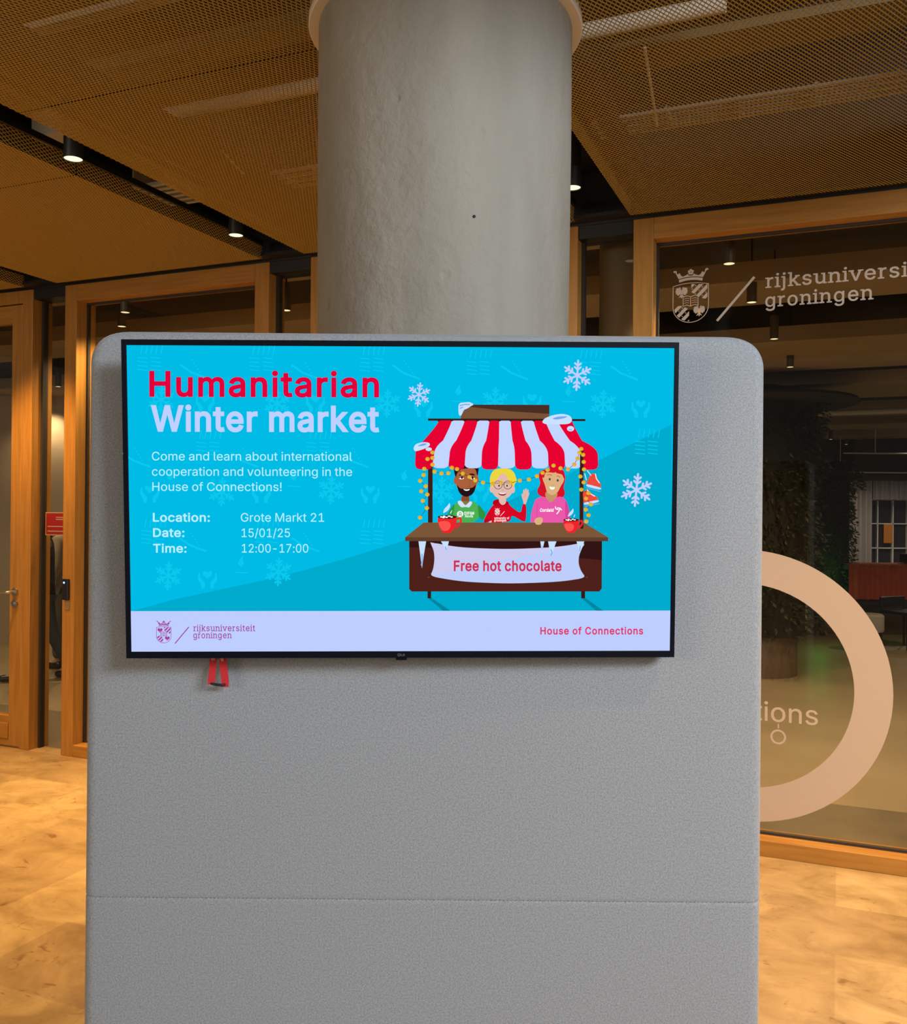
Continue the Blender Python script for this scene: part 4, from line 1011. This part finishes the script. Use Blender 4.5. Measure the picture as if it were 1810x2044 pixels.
# counter and front
A.poly(C((112, 1222), (1357, 1222), (1356, 1532), (1340, 1551), (128, 1551), (112, 1535)), K['body_b'])
A.poly(C((230, 1550), (253, 1550), (253, 1595), (230, 1595)), K['beam']); A.poly(C((1223, 1550), (1248, 1550), (1248, 1595), (1223, 1595)), K['beam'])
A.up()
A.poly(C((112, 1222), (1357, 1222), (1357, 1348), (1000, 1316), (500, 1276), (112, 1266)), K['body_d'])
A.poly(C((205, 1106), (1240, 1106), (1397, 1201), (86, 1201)), K['counter'])
A.up()
A.poly(C((86, 1201), (1397, 1201), (1397, 1226), (86, 1226)), K['counteredge'])
A.poly(C((1212, 1100), (1237, 1100), (1236, 1140), (1228, 1147), (1214, 1142)), K['pole'])
A.sp(D((985, 744), (1000, 712), (1040, 698), (1076, 710), (1066, 758), (1042, 782), (996, 778)), K['skin3'])
A.sp(C((246, 1232), (380, 1258), (500, 1270), (750, 1278), (1000, 1268), (1120, 1256), (1252, 1233), (1222, 1278), (1206, 1330), (1206, 1375), (1222, 1420), (1254, 1462), (1120, 1483), (1000, 1492), (750, 1500), (500, 1490), (380, 1476), (246, 1452), (266, 1410), (275, 1350), (272, 1290)), K['banner'])
A.up()
A.poly(C((258, 1450), (266, 1410), (275, 1350), (272, 1290), (248, 1234), (380, 1258), (500, 1270), (750, 1278), (1000, 1268), (1120, 1256), (1240, 1236), (1000, 1294), (560, 1380)), K['banner2'])
A.ell(*c1(238, 1460), 2.6, 1.5, K['counteredge'], 10); A.ell(*c1(1258, 1460), 2.2, 1.5, K['counteredge'], 10)
A.up()
A.text('Free hot chocolate', 903.6, 1119, 1138.2, 20.4, K['bannertext'], .022)
for a_, b_, x_, y_ in ((172, 221, 194, 1402), (317, 368, 346, 1290), (958, 985, 968, 1296), (1008, 1062, 1029, 1326), (1192, 1242, 1214, 1304)):
    A.poly(C((a_, 1227), (b_, 1227), (x_ + (b_ - a_) * .22, (1227 + y_) / 2 + 10), (x_, y_), (x_ - (b_ - a_) * .22, (1227 + y_) / 2)), K['ice'])
A.up()
A.line(C((194, 1310), (196, 1350), (190, 1380)), 2.2, K['iceblue']); A.line(C((1026, 1280), (1034, 1300), (1026, 1318)), 2, K['iceblue']); A.line(C((345, 1262), (350, 1280)), 2, K['iceblue']); A.line(C((1216, 1258), (1213, 1290)), 1.8, K['iceblue']); A.line(C((970, 1256), (968, 1280)), 1.2, K['iceblue'])
# cocoa mugs
def mug(cx, cy, s):
    Q = lambda *p: [c1(cx + x * s, cy + y * s) for x, y in p]
    A.line(Q((58, -30), (84, -38), (90, -18), (72, 10), (52, 22)), 3.2 * s + .6, K['mug'])
    A.sp(Q((-62, -44), (62, -44), (62, -10), (46, 30), (26, 52), (22, 60), (-26, 60), (-30, 52), (-52, 20), (-62, -14)), K['mug'])
    A.up()
    A.sp(Q((-58, -16), (10, -18), (26, 10), (8, 44), (-28, 48), (-50, 18)), K['mugl'])
    A.ell(*c1(cx, cy - 44 * s), 62 * s / 3.2321, 12 * s / 3.2321, K['choc'], 24)
    A.up()
    for x, y in ((-38, -44), (-20, -48), (-4, -42), (12, -49), (28, -44), (-24, -40)): A.ell(*c1(cx + x * s, cy + y * s), 9 * s / 3.2321, 4.4 * s / 3.2321, K['pale'], 10)
    A.sp(Q((-28, -66), (-20, -96), (2, -116), (16, -138), (20, -110), (6, -86), (-10, -76)), K['ice']); A.sp(Q((16, -66), (24, -80), (32, -92), (30, -76), (22, -64)), K['ice'])
mug(357, 1114, 1.0); mug(1157, 1124, .82)
scr = A.mb.build('screen', None, tv, smooth=False)
tag(scr, 'lit display with a market stall drawing and event details')
# maker's mark under the slide
M['mark'] = mat('grey_mark', (.12, .12, .125), .4)
L_ = Art(lambda x, y: (x, y), lambda u, v, h: (u, -.0036 - h, v))
L_.ring(-.0068, -.3381, .0030, .0009, M['mark'], 20); L_.line([(-.0068, -.3362), (-.0068, -.3392), (-.0052, -.3392)], .0007, M['mark'], False)
L_.text('LG', -.0024, .0058, -.3404, .0048, M['mark'], .02, flip=False)
L_.mb.build('maker_mark', None, tv)

# ------------------------------------------------------------------ red lanyard dangling below the television
M['red_strap'] = noisy('red_strap', (.48, .010, .016), (.58, .016, .022), (1, 1, 1), 300, 2, .75)
M['strap_print'] = mat('white_strap_print', (.72, .62, .60), .8)
lan = tag(empty('lanyard', TVM @ Matrix.Translation((-.412, .042, -HH))), 'red printed lanyard hanging down below the lower left of the television', 'lanyard')
def ribbon(pts, w_, nrm=(0, -1, 0)):
    vs = []; fs = []
    for i, (x, y, z) in enumerate(pts):
        for sx in (-w_ / 2, w_ / 2):
            for sy in (-.0007, .0007): vs.append((x + sx, y + sy, z))
    n_ = len(pts)
    for i in range(n_ - 1):
        a, b = i * 4, i * 4 + 4
        fs += [(a, a + 2, b + 2, b), (a + 1, b + 1, b + 3, a + 3), (a, b, b + 1, a + 1), (a + 2, a + 3, b + 3, b + 2)]
    fs += [(0, 1, 3, 2), ((n_ - 1) * 4, (n_ - 1) * 4 + 2, (n_ - 1) * 4 + 3, (n_ - 1) * 4 + 1)]
    return MB().add(vs, fs)
ribbon([(-.009, 0, .05), (-.010, 0, .0), (-.0115, -.001, -.030), (-.0145, -.002, -.058), (-.0155, -.003, -.068)], .0155).build('strap', M['red_strap'], lan)
ribbon([(.007, .002, .05), (.0095, .002, .0), (.0115, .001, -.030), (.0150, 0, -.060), (.0145, -.001, -.0745)], .0165).build('strap', M['red_strap'], lan)
cb = MB(); cb.tube([(-.016, -.002, -.066), (-.004, -.0035, -.0685), (.008, -.003, -.070), (.016, 0, -.069)], .0030, 10); cb.build('clasp', M['black'], lan)
pr = Art(lambda x, y: (x, y), lambda u, v, h: (u, -.0022 - h, v))
crest(pr, -.0105, -.014, .0000330, M['strap_print'], 16); pr.line([(.0052, -.001), (.0052, -.012)], .0009, M['strap_print']); pr.line([(.0085, -.001), (.0085, -.015)], .0016, M['strap_print']); pr.line([(.0115, -.002), (.0115, -.016)], .0012, M['strap_print'])
pr.mb.build('printed_mark', None, lan.children[0])

# ------------------------------------------------------------------ vinyl lettering on the window right of the screen
M['vinyl'] = mat('pale_vinyl', (.52, .41, .31), .7, 0, .2)
GV = .0945                                    # front face of the panes
def decal(name, label, cat, draw):
    a = Art(lambda x, y: (x, y), lambda u, v, h: (u, GV - .0003 - h * .1, v)); draw(a)
    return tag(a.mb.build(name, None, None, WALL_M), label, cat)
def d_ring(a):
    n_ = 96
    a.fill([[(-.42 + .658 * math.cos(2 * PI * i / n_), .785 + .658 * math.sin(2 * PI * i / n_)) for i in range(n_)],
            [(-.42 + .494 * math.cos(-2 * PI * i / n_), .785 + .494 * math.sin(-2 * PI * i / n_)) for i in range(n_)]], M['vinyl'])
decal('ring_decal', 'big pale ring of vinyl on the window glass right of the screen', 'decal', d_ring)
def d_word(a):
    a.text('tions', -.372, -.082, .622, .068, M['vinyl'], .004, ref=.379, flip=False)
    a.line([(-.2585, .612), (-.2585, .590)], .006, M['vinyl'], False)
    a.ring(-.2585, .549, .0310, .0095, M['vinyl'], 40)
decal('lettering_decal', 'thin pale lettering ending in tions inside the big ring on the glass', 'lettering', d_word)
def d_logo(a):
    crest(a, -.686, 2.567, .000675, M['vinyl'], 5)
    a.line([(-.558, 2.566), (-.384, 2.767)], .012, M['vinyl'], False)
    a.text('rijksuniversiteit', -.333, .452, 2.709, .049, M['vinyl'], .008, True, .379, flip=False)
    a.text('groningen', -.333, .143, 2.616, .049, M['vinyl'], .008, True, .379, flip=False)
decal('crest_decal', 'pale crowned shield, slash and serif lettering at the top of the right window', 'lettering', d_logo)

# ================================================================== fittings on the glass wall
M['reader'] = mat('reader_plastic', (.012, .012, .016), .35)
M['blue_led'] = emit('blue_led', (.15, .35, 1.0), 6.0)
t = tag(empty('card_reader', WALL_M @ Matrix.Translation((-4.652, 0, 1.088))), 'slim black card reader with a blue light on the timber stile left of the screen', 'card reader')
MB().box(-.024, .024, -.020, -.0005, -.068, .070).build('body', M['reader'], t, bevel=.004)
b = MB(); b.lathe([(.001, -.0225), (.006, -.0215), (.0065, -.0200)], 16, (-.008, 0, .046), None, True, 'Y'); tag(b.build('indicator', M['blue_led'], t.children[0]), 'glowing blue indicator light')
M['plate'] = mat('worn_plate', (.36, .22, .12), .5)
b = MB(); b.box(-.016, .020, -.004, -.0005, -.130, -.074); b.build('cover_plate', M['plate'], t, bevel=.002)

M['sign_red'] = mat('sign_red', (.52, .022, .028), .5); M['sign_white'] = mat('sign_white', (.74, .66, .58), .6)
t = tag(empty('notice', WALL_M @ Matrix.Translation((-4.84, .112, 1.515))), 'red notice with a pale border behind the narrow glass strip at the left', 'sign')
MB().box(-.125, .125, -.0015, .0015, -.078, .078).build('board', M['sign_white'], t)
a = Art(lambda x, y: (x, y), lambda u, v, h: (u, -.0016 - h, v))
a.poly([(-.119, -.072), (.119, -.072), (.119, .072), (-.119, .072)], M['sign_red']); a.up()
for x0, x1, z in ((-.03, .05, .044), (-.03, .045, .030), (-.105, .100, -.018), (-.105, .085, -.050)): a.line([(x0, z), (x1, z)], .006, M['sign_white'], False)
a.mb.build('printed_face', None, t)

# ================================================================== THE ROOM BEHIND THE GLASS
M['tan'] = noisy('tan_ceiling_baffle', (.31, .245, .17), (.37, .295, .205), (1, 1, 1), 1.2, 3, .85)
M['inner_wall'] = noisy('warm_inner_wall', (.42, .34, .25), (.48, .40, .30), (1, 1, 1), 1.0, 3, .9)
M['dark_wall'] = mat('dark_brown_wall', (.075, .048, .028), .85)
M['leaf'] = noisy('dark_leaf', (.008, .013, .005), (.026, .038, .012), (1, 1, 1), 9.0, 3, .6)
M['leaf_lit'] = noisy('lit_leaf', (.030, .040, .012), (.075, .090, .030), (1, 1, 1), 9.0, 3, .7)  # lit copy of the leaf colour, brightened for the uplit pillar
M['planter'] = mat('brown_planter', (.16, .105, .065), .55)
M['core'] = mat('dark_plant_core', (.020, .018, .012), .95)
M['orange'] = noisy('orange_red_cloth', (.42, .060, .014), (.50, .085, .020), (1, 1, 1), 4, 3, .8)
M['curtain'] = mat('grey_curtain', (.33, .31, .33), .9)
M['white_paint'] = mat('white_window_paint', (.75, .78, .80), .5)
M['night'] = mat('night_glass', (.030, .028, .040), .15)
M['poster'] = emit('lit_orange_poster', lin((150, 92, 40)), .8)
M['pale_seat'] = mat('pale_grey_seat', (.42, .38, .34), .7)
M['inner_concrete'] = noisy('inner_concrete', (.27, .25, .20), (.33, .31, .25), (1, 1, .4), 2, 4, .8)

# ceiling baffles, parallel to the glass wall
for i, (v0, v1, z) in enumerate(((.55, 1.00, 3.25), (1.20, 1.86, 3.02), (3.15, 4.75, 3.00), (5.75, 7.10, 3.00), (8.4, 9.2, 3.0), (10.3, 11.2, 3.0), (12.4, 13.2, 3.0))):
    labs = ['narrow raised tan ceiling baffle just behind the lettered window', 'tan ceiling baffle behind the groningen lettering', 'widest tan ceiling baffle, seen right of the screen top corner',
            'tan ceiling baffle beyond the widest one', 'tan ceiling baffle far back over the first plant pillar', 'tan ceiling baffle far back before the curtain', 'tan ceiling baffle farthest back at the curtain head']
    tag(MB().box(-11, 11, v0, v1, z, z + .12).build('ceiling_baffle', M['tan'], None, WALL_M), labs[i], 'ceiling baffle', 'ceiling baffles of the room behind the glass')
d = MB(); d.tube([(-8, 2.3, 3.3), (9, 2.3, 3.3)], .05, 12); tag(d.build('pipe', M['tan'], None, WALL_M), 'pipe under the dark soffit behind the right window', 'pipe')
d = MB(); d.tube([(-2, 7.9, 2.92), (9, 7.9, 2.92)], .035, 12); tag(d.build('light_rail', M['duct'], None, WALL_M), 'pale rail under the far ceiling above the orange counter', 'rail')

# walls
mb = MB(); mb.box(-12, -.2, 0, .15, 0, 3.6)
def at(x, y): return Matrix.Translation((x, y, 0))
MB().box(-9.5, -3.0, 0, .15, 0, 3.7).build('wall_left', M['inner_wall'], None, at(0, 11.2)); tag(bpy.data.objects['wall_left'], kind='structure')
MB().box(-3.0, 14, 0, .15, 0, 3.7).build('wall_back', M['dark_wall'], None, at(0, 17.2)); tag(bpy.data.objects['wall_back'], kind='structure')
MB().box(-.15, 0, 0, 6.0, 0, 3.7).build('wall_side', M['dark_wall'], None, at(-3.0, 11.2)); tag(bpy.data.objects['wall_side'], kind='structure')

# second round column behind the glass
t = tag(empty('inner_column', None, (.92, 5.0, 0)), 'slim grey-green round column behind the narrow glass strip right of the front column', 'column')
MB().lathe([(.135, 0), (.135, 3.549)], 48, (0, 0, 0), None, False).build('shaft', M['inner_concrete'], t)

# far window with curtain
wnd = tag(empty('window_9', at(0, 16.2)), kind='structure')
MB().box(7.28, 8.5, .06, .08, .75, 1.95).build('pane', M['night'], wnd)
fr = MB()
for x in (7.30, 7.47, 7.74, 8.0, 8.4): fr.box(x, x + .020, .0, .06, .75, 1.95)
for z in (.75, 1.07, 1.50, 1.92): fr.box(7.28, 8.5, .0, .055, z, z + .018)
fr.build('muntins', M['white_paint'], wnd)
MB().box(7.10, 8.7, .08, .2, 0, 3.0).build('window_wall', M['dark_wall'], wnd)
tag(MB().box(7.58, 7.73, -.03, -.012, 1.17, 1.50).build('poster', M['poster'], None, at(0, 16.2)), 'glowing orange poster hanging at the far white-barred window', 'poster')
def curtain(x0, x1, z0, z1, y, label):
    vs = []; fs = []; n_ = int((x1 - x0) / .012)
    for i in range(n_ + 1):
        x = x0 + (x1 - x0) * i / n_; yy = .03 * math.sin(i * .9) + .012 * math.sin(i * .37)
        vs += [(x, yy, z0), (x, yy, z1), (x, yy + .004, z0), (x, yy + .004, z1)]
    for i in range(n_):
        a_, b_ = i * 4, i * 4 + 4
        fs += [(a_, b_, b_ + 1, a_ + 1), (a_ + 2, a_ + 3, b_ + 3, b_ + 2)]
    return tag(MB().add(vs, fs, None, True).build('curtain', M['curtain'], None, at(0, y), smooth=True), label, 'curtain', 'curtains at the far window')
curtain(6.86, 7.30, .003, 2.26, 16.0, 'long pinkish grey curtain left of the far white-barred window')
curtain(7.30, 8.60, 1.93, 2.26, 16.0, 'short grey curtain across the top of the far white-barred window')

d = MB(); d.box(6.75, 9.6, -.06, .10, 2.262, 2.37); tag(d.build('pelmet', M['dark_wall'], None, at(0, 16.0)), 'dark brown pelmet board over the far grey curtains', 'pelmet')
for y_, z_, lab in ((15.7, 2.385, 'thin pale rail just above the far curtain pelmet'), (14.4, 2.62, 'thin pale rail between the far baffles and the curtain pelmet')):
    d = MB(); d.tube([(6.1, 0, z_), (9.8, 0, z_)], .012, 8)
    for x_ in (6.6, 9.2): d.tube([(x_, 0, z_), (x_, 0, 3.549)], .008, 8)
    tag(d.build('light_rail', M['duct'], None, at(0, y_)), lab, 'rail')

# planted pillars
def leafy(n_, zone, seed, size):
    rnd = random.Random(seed); vs = []; fs = []
    for _ in range(n_):
        p, out = zone(rnd)
        s = size * rnd.uniform(.6, 1.3)
        d_ = (out + Vector((rnd.uniform(-.6, .6), rnd.uniform(-.6, .6), rnd.uniform(-1.3, .1)))).normalized()
        sd = d_.cross(Vector((rnd.uniform(-1, 1), rnd.uniform(-1, 1), .6))).normalized(); nn = d_.cross(sd)
        i = len(vs)
        vs += [p, p + d_ * s * .45 + sd * s * .24 + nn * s * .08, p + d_ * s, p + d_ * s * .45 - sd * s * .24 + nn * s * .08]
        fs += [(i, i + 1, i + 2), (i, i + 2, i + 3)]
    return MB().add(vs, fs)
def pillar(x, y, r, z0, z1, rcap, zcap, n_, seed, label, base_r, base_h, size, lm, disc=0):
    t = tag(empty('planted_pillar', at(x, y)), label, 'plant', 'planted pillars behind the glass')
    MB().lathe([(r * .86, z0), (r * .86, z1), (r * .4, z1 + .1)], 28).build('core', M['core'], t)
    MB().lathe([(base_r, 0), (base_r * 1.0, base_h - .02), (base_r * .97, base_h), (base_r * .8, base_h), (base_r * .8, base_h - .06)], 40).build('planter', M['planter'], t)
    def zone(rnd):
        a_ = rnd.uniform(0, 2 * PI); o = Vector((math.cos(a_), math.sin(a_), 0))
        if rnd.random() < .25:
            rr = rcap * math.sqrt(rnd.random()); return o * rr + Vector((0, 0, zcap + rnd.uniform(-.16, .12) - .25 * (rr / rcap) ** 2)), o
        z = z0 + (z1 - z0) * rnd.random()
        lump = 1 + .14 * math.sin(a_ * 5 + z * 4) + .08 * math.sin(a_ * 9 - z * 7)
        return o * r * lump * rnd.uniform(.88, 1.08) + Vector((0, 0, z)), o
    if disc: MB().lathe([(.3, 2.75), (disc * .97, 2.75), (disc, 2.77), (disc * .97, 2.80), (.3, 2.80)], 48, (0, 0, 0), None, False).build('canopy_ring', M['core'], t)
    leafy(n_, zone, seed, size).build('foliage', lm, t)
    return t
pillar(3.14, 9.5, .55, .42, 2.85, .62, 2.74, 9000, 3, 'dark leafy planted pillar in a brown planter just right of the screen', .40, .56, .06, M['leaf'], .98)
pillar(5.34, 13.0, .28, .45, 2.30, .42, 2.38, 4500, 5, 'slimmer green-lit planted pillar farther back by the orange counter', .30, .5, .05, M['leaf_lit'])
gl = bpy.data.lights.new('green_uplight', 'POINT'); gl.energy = 3; gl.color = (.12, 1.0, .10); gl.shadow_soft_size = .05
go = bpy.data.objects.new('green_uplight', gl); COL.objects.link(go); go.location = (5.0, 12.52, .80)
d = MB(); d.lathe([(.0, .0), (.07, .0), (.07, .03), (.02, .05), (.02, .60), (.07, .62), (.08, .70), (.06, .70)], 20); tag(d.build('uplight', M['black'], None, at(5.0, 12.52)), 'small black uplight washing the slimmer planted pillar green', 'lamp')

# orange counter, chairs
t = tag(empty('draped_counter', at(6.2, 12.5)), 'high counter draped in orange-red cloth in front of the far curtain', 'counter')
c = MB(); vs = []; fs = []
n_ = 90
for i in range(n_ + 1):
    x = -.82 + 1.64 * i / n_; yy = .012 * math.sin(i * .8) * (1 if i % 7 else 1.6)
    vs += [(x, yy, .965), (x, yy * 2.2 - .01, .50), (x, .55, .975)]
for i in range(n_): fs += [(i * 3, i * 3 + 3, i * 3 + 4, i * 3 + 1), (i * 3, i * 3 + 2, i * 3 + 5, i * 3 + 3)]
c.add(vs, fs, None, True); c.build('cloth', M['orange'], t, smooth=True)
b = MB(); b.box(-.80, .80, .06, .54, .90, .955); b.build('top', M['dark_wall'], t)
for x in (-.76, .70):
    for y in (.08, .46): MB().box(x, x + .06, y, y + .06, 0, .90).build('leg', M['dark_wall'], t)
MB().box(-.7, .7, .2, .24, 0, .60).build('kick_panel', M['dark_wall'], t)
tag(MB().box(-.25, .45, 0, .22, 0, .13).build('box', M['reader'], None, Matrix.Translation((6.55, 12.75, .98))), 'low dark box standing on the orange-red counter', 'box')
def chair(x, y, rz, m, label, name='chair'):
    t = tag(empty(name, None, (x, y, 0), rz), label, 'chair', 'chairs in front of the orange counter')
    MB().box(-.22, .22, -.22, .22, .42, .46).build('seat', m, t, bevel=.015)
    MB().box(-.21, .21, .19, .22, .50, .62).build('backrest', m, t, bevel=.01)
    for sx in (-1, 1):
        for sy in (-1, 1):
            MB().tube([(sx * .20, sy * .20, 0), (sx * .19, sy * .19, .42 if sy < 0 else .52)], .014, 8).build('leg', M['black'], t)
    return t
chair(5.62, 11.4, .4, M['reader'], 'dark chair standing before the orange counter at the right edge')
t = tag(empty('stool', None, (4.98, 11.0, 0)), 'pale grey upholstered stool peeping out beside the big ring', 'stool')
MB().lathe([(.16, .25), (.17, .27), (.17, .44), (.15, .46), (0, .46)], 28).build('seat', M['pale_seat'], t)
for a_ in range(4): MB().tube([(.13 * math.cos(a_ * PI / 2 + .6), .13 * math.sin(a_ * PI / 2 + .6), 0), (.12 * math.cos(a_ * PI / 2 + .6), .12 * math.sin(a_ * PI / 2 + .6), .26)], .014, 8).build('leg', M['black'], t)

# cylinder spotlights hanging behind the glass
def make_spot():
    t = empty('cylinder_spotlight')
    MB().lathe([(.029, 0.0), (.030, .003), (.030, .17), (.0, .172)], 24, (0, 0, 0), None, False).build('housing', M['spot_body'], t)
    MB().lathe([(.0, .002), (.027, .002), (.027, .006), (.0, .006)], 24, (0, 0, 0), None, False).build('lens', M['lens_in'], t.children[0])
    MB().tube([(0, 0, .17), (0, 0, .649)], .006, 8).build('stem', M['black'], t)
    return t
M['spot_body'] = mat('grey_spot_body', (.06, .048, .035), .5)
SP = [(1.404, 4.715, 'lit spotlight behind the glass just above the crowned shield', 1), (1.793, 5.558, 'lit spotlight behind the glass right of the slash', 1),
      (2.325, 6.692, 'lit spotlight hanging behind the glass above the screen right corner', 1), (2.897, 7.934, 'lit spotlight behind the glass below and right of the screen corner one', .8),
      (6.221, 15.175, 'small far lit spotlight left of the curtain head, upper of two', .6), (6.913, 16.2, 'small far lit spotlight left of the curtain head, lower of two', 0),
      (-2.153, 5.992, 'lit spotlight behind the left window, higher of the two above the screen', 1), (-2.34, 6.448, 'lit spotlight behind the left window, lower of the two at the screen top edge', .8),
      (-1.085, 5.891, 'lit spotlight behind the glass strip left of the column', 1), (-4.139, 9.593, 'upper lit spotlight behind the narrow strip at the far left', .8), (-4.90, 11.0, 'lower lit spotlight behind the narrow strip at the far left', .45)]
proto = make_spot()
for i, (x, y, lab, k) in enumerate(SP):
    o = proto if i == 0 else copy_tree(proto)
    o.matrix_world = Matrix.Translation((x, y, 2.90)); tag(o, lab, 'spotlight', 'spotlights behind the glass')
    if k: spot('inner_beam', (x, y, 2.885), INNER_W * k, (1.0, .76, .46), 130, .9, .04)
spot('inner_beam', (7.5, 14.4, 2.9), INNER_W * 1.0, (1.0, .92, .84), 140, .9, .06)  # added beam without a fitting, brightens the far curtain
for x, y in ((2.6, 6.0), (5.8, 9.2), (-5.0, 8.0), (0.5, 9.5)):
    spot('inner_beam', (x, y, 2.9), INNER_W * 1.2, (1.0, .76, .46), 140, .9, .06)  # added beams without fittings, raising the light in the room

# ------------------------------------------------------------------ two people beyond the narrow strip
def skin(name, verts, edges, radii, m, parent, sub=2):
    me = bpy.data.meshes.new(name); me.from_pydata([tuple(v) for v in verts], edges, []); me.materials.append(m)
    o = bpy.data.objects.new(name, me); COL.objects.link(o); o.parent = parent
    o.modifiers.new('skin', 'SKIN'); o.modifiers['skin'].use_smooth_shade = True
    for i, r_ in enumerate(radii):
        rr = r_ if isinstance(r_, tuple) else (r_, r_)
        me.skin_vertices[0].data[i].radius = rr; me.skin_vertices[0].data[i].use_root = (i == 0)
    s = o.modifiers.new('sub', 'SUBSURF'); s.levels = sub; s.render_levels = sub
    return o
M['skin'] = mat('skin', (.42, .25, .17), .6)
def person(loc, rz, label, jacket, trousers, hair, scale=1.0, stride=.22):
    """a standing or walking figure facing -y, feet on z = 0"""
    t = tag(empty('person', None, loc, rz), label, 'person', 'people behind the narrow glass strip'); t.scale = (scale,) * 3
    hip, sp, ch, nk, hd, tp = (0, 0, .92), (0, 0, 1.08), (0, -.01, 1.30), (0, -.01, 1.46), (0, -.03, 1.57), (0, -.02, 1.68)
    kn = [(.10, -stride * .55, .50), (-.10, stride * .25, .50)]; an = [(.10, -stride * .75, .09), (-.10, stride * 1.0, .12)]; to = [(.11, -stride * .75 - .15, .03), (-.11, stride * 1.0 - .12, .04)]
    sh = [(.18, 0, 1.40), (-.18, 0, 1.40)]; el = [(.24, .05, 1.13), (-.24, .02, 1.13)]; wr = [(.23, -.08, .90), (-.23, -.10, .90)]; hn = [(.22, -.11, .80), (-.22, -.13, .80)]
    V = [hip, sp, ch, nk, hd, tp]; E_ = [(0, 1), (1, 2), (2, 3), (3, 4), (4, 5)]; R = [(.14, .10), (.125, .09), (.15, .10), (.052, .052), (.078, .092), (.055, .065)]
    for s_ in (0, 1):
        b_ = len(V); V += [(kn[s_][0] * .9, 0, .84), kn[s_], an[s_], to[s_]]; R += [.085, .055, .038, .030]; E_ += [(0, b_), (b_, b_ + 1), (b_ + 1, b_ + 2), (b_ + 2, b_ + 3)]
        b_ = len(V); V += [sh[s_], el[s_], wr[s_], hn[s_]]; R += [.055, .042, .030, .030]; E_ += [(2, b_), (b_, b_ + 1), (b_ + 1, b_ + 2), (b_ + 2, b_ + 3)]
        k_ = b_ + 3
        for f_ in range(4):
            V.append((hn[s_][0] + (f_ - 1.5) * .004, hn[s_][1] - .025 + f_ * .017, hn[s_][2] - .075 + abs(f_ - 1.4) * .008)); R.append(.0085); E_.append((k_, len(V) - 1))
        V.append((hn[s_][0], hn[s_][1] - .05, hn[s_][2] - .01)); R.append(.0095); E_.append((k_, len(V) - 1))
    skin('body', V, E_, R, M['skin'], t)
    V = [sp, (0, 0, .80), ch, (0, -.005, 1.43)]; E_ = [(0, 1), (0, 2), (2, 3)]; R = [(.170, .135), (.185, .155), (.185, .135), (.095, .085)]
    for s_ in (0, 1):
        b_ = len(V); V += [sh[s_], el[s_], wr[s_]]; R += [.078, .064, .052]; E_ += [(2, b_), (b_, b_ + 1), (b_ + 1, b_ + 2)]
    skin('jacket', V, E_, R, jacket, t)
    V = [(0, 0, .98)]; E_ = []; R = [(.150, .115)]
    for s_ in (0, 1):
        b_ = len(V); V += [(kn[s_][0] * .95, 0, .82), kn[s_], (an[s_][0], an[s_][1], an[s_][2] + .01)]; R += [.105, .080, .068]; E_ += [(0, b_), (b_, b_ + 1), (b_ + 1, b_ + 2)]
    skin('trousers', V, E_, R, trousers, t)
    for s_ in (0, 1):
        x, y, z = an[s_]
        skin('shoe', [(x, y + .05, .045), (x, y - .06, .045), (to[s_][0], to[s_][1] - .03, .038)], [(0, 1), (1, 2)], [(.048, .046), (.050, .044), (.042, .034)], M['reader'], t)
    skin('hair', [(0, .015, 1.66), (0, .035, 1.58), (0, .03, 1.50)], [(0, 1), (1, 2)], [(.092, .095), (.088, .070), (.07, .04)], hair, t)
    bd = t.children[0]
    for sx in (-1, 1): MB().lathe([(.001, -.006), (.009, 0), (.001, .006)], 10, (sx * .032, -.118, 1.60), None, True, 'Y').build('eye', M['black'], bd)
    fc = MB(); fc.tube([(0, -.112, 1.61), (0, -.135, 1.565), (0, -.115, 1.555)], [.006, .012, .006], 8); fc.build('nose', M['skin'], bd)
    fc = MB(); fc.box(-.025, .025, -.118, -.108, 1.522, 1.530); M['lip'] = mat('lip', (.28, .10, .08), .6); fc.build('mouth', M['lip'], bd)
    return t
M['dark_coat'] = mat('dark_maroon_coat', (.022, .012, .012), .85); M['jeans'] = mat('dark_blue_jeans', (.055, .068, .085), .85)
M['beige'] = mat('beige_jacket', (.36, .28, .19), .85); M['hair_dark'] = mat('dark_brown_hair', (.030, .014, .010), .7); M['grey_trousers'] = mat('grey_trousers', (.10, .085, .07), .85)
person((-3.90, 8.72, 0), -PI / 2 + .2, 'person in a dark coat and dark blue jeans walking behind the narrow glass strip', M['dark_coat'], M['jeans'], M['hair_dark'], .935, .26)
person((-3.93, 9.4, 0), -PI / 2 - .3, 'person in a beige jacket standing behind the one in the dark coat', M['beige'], M['grey_trousers'], M['hair_dark'], .93, .05)
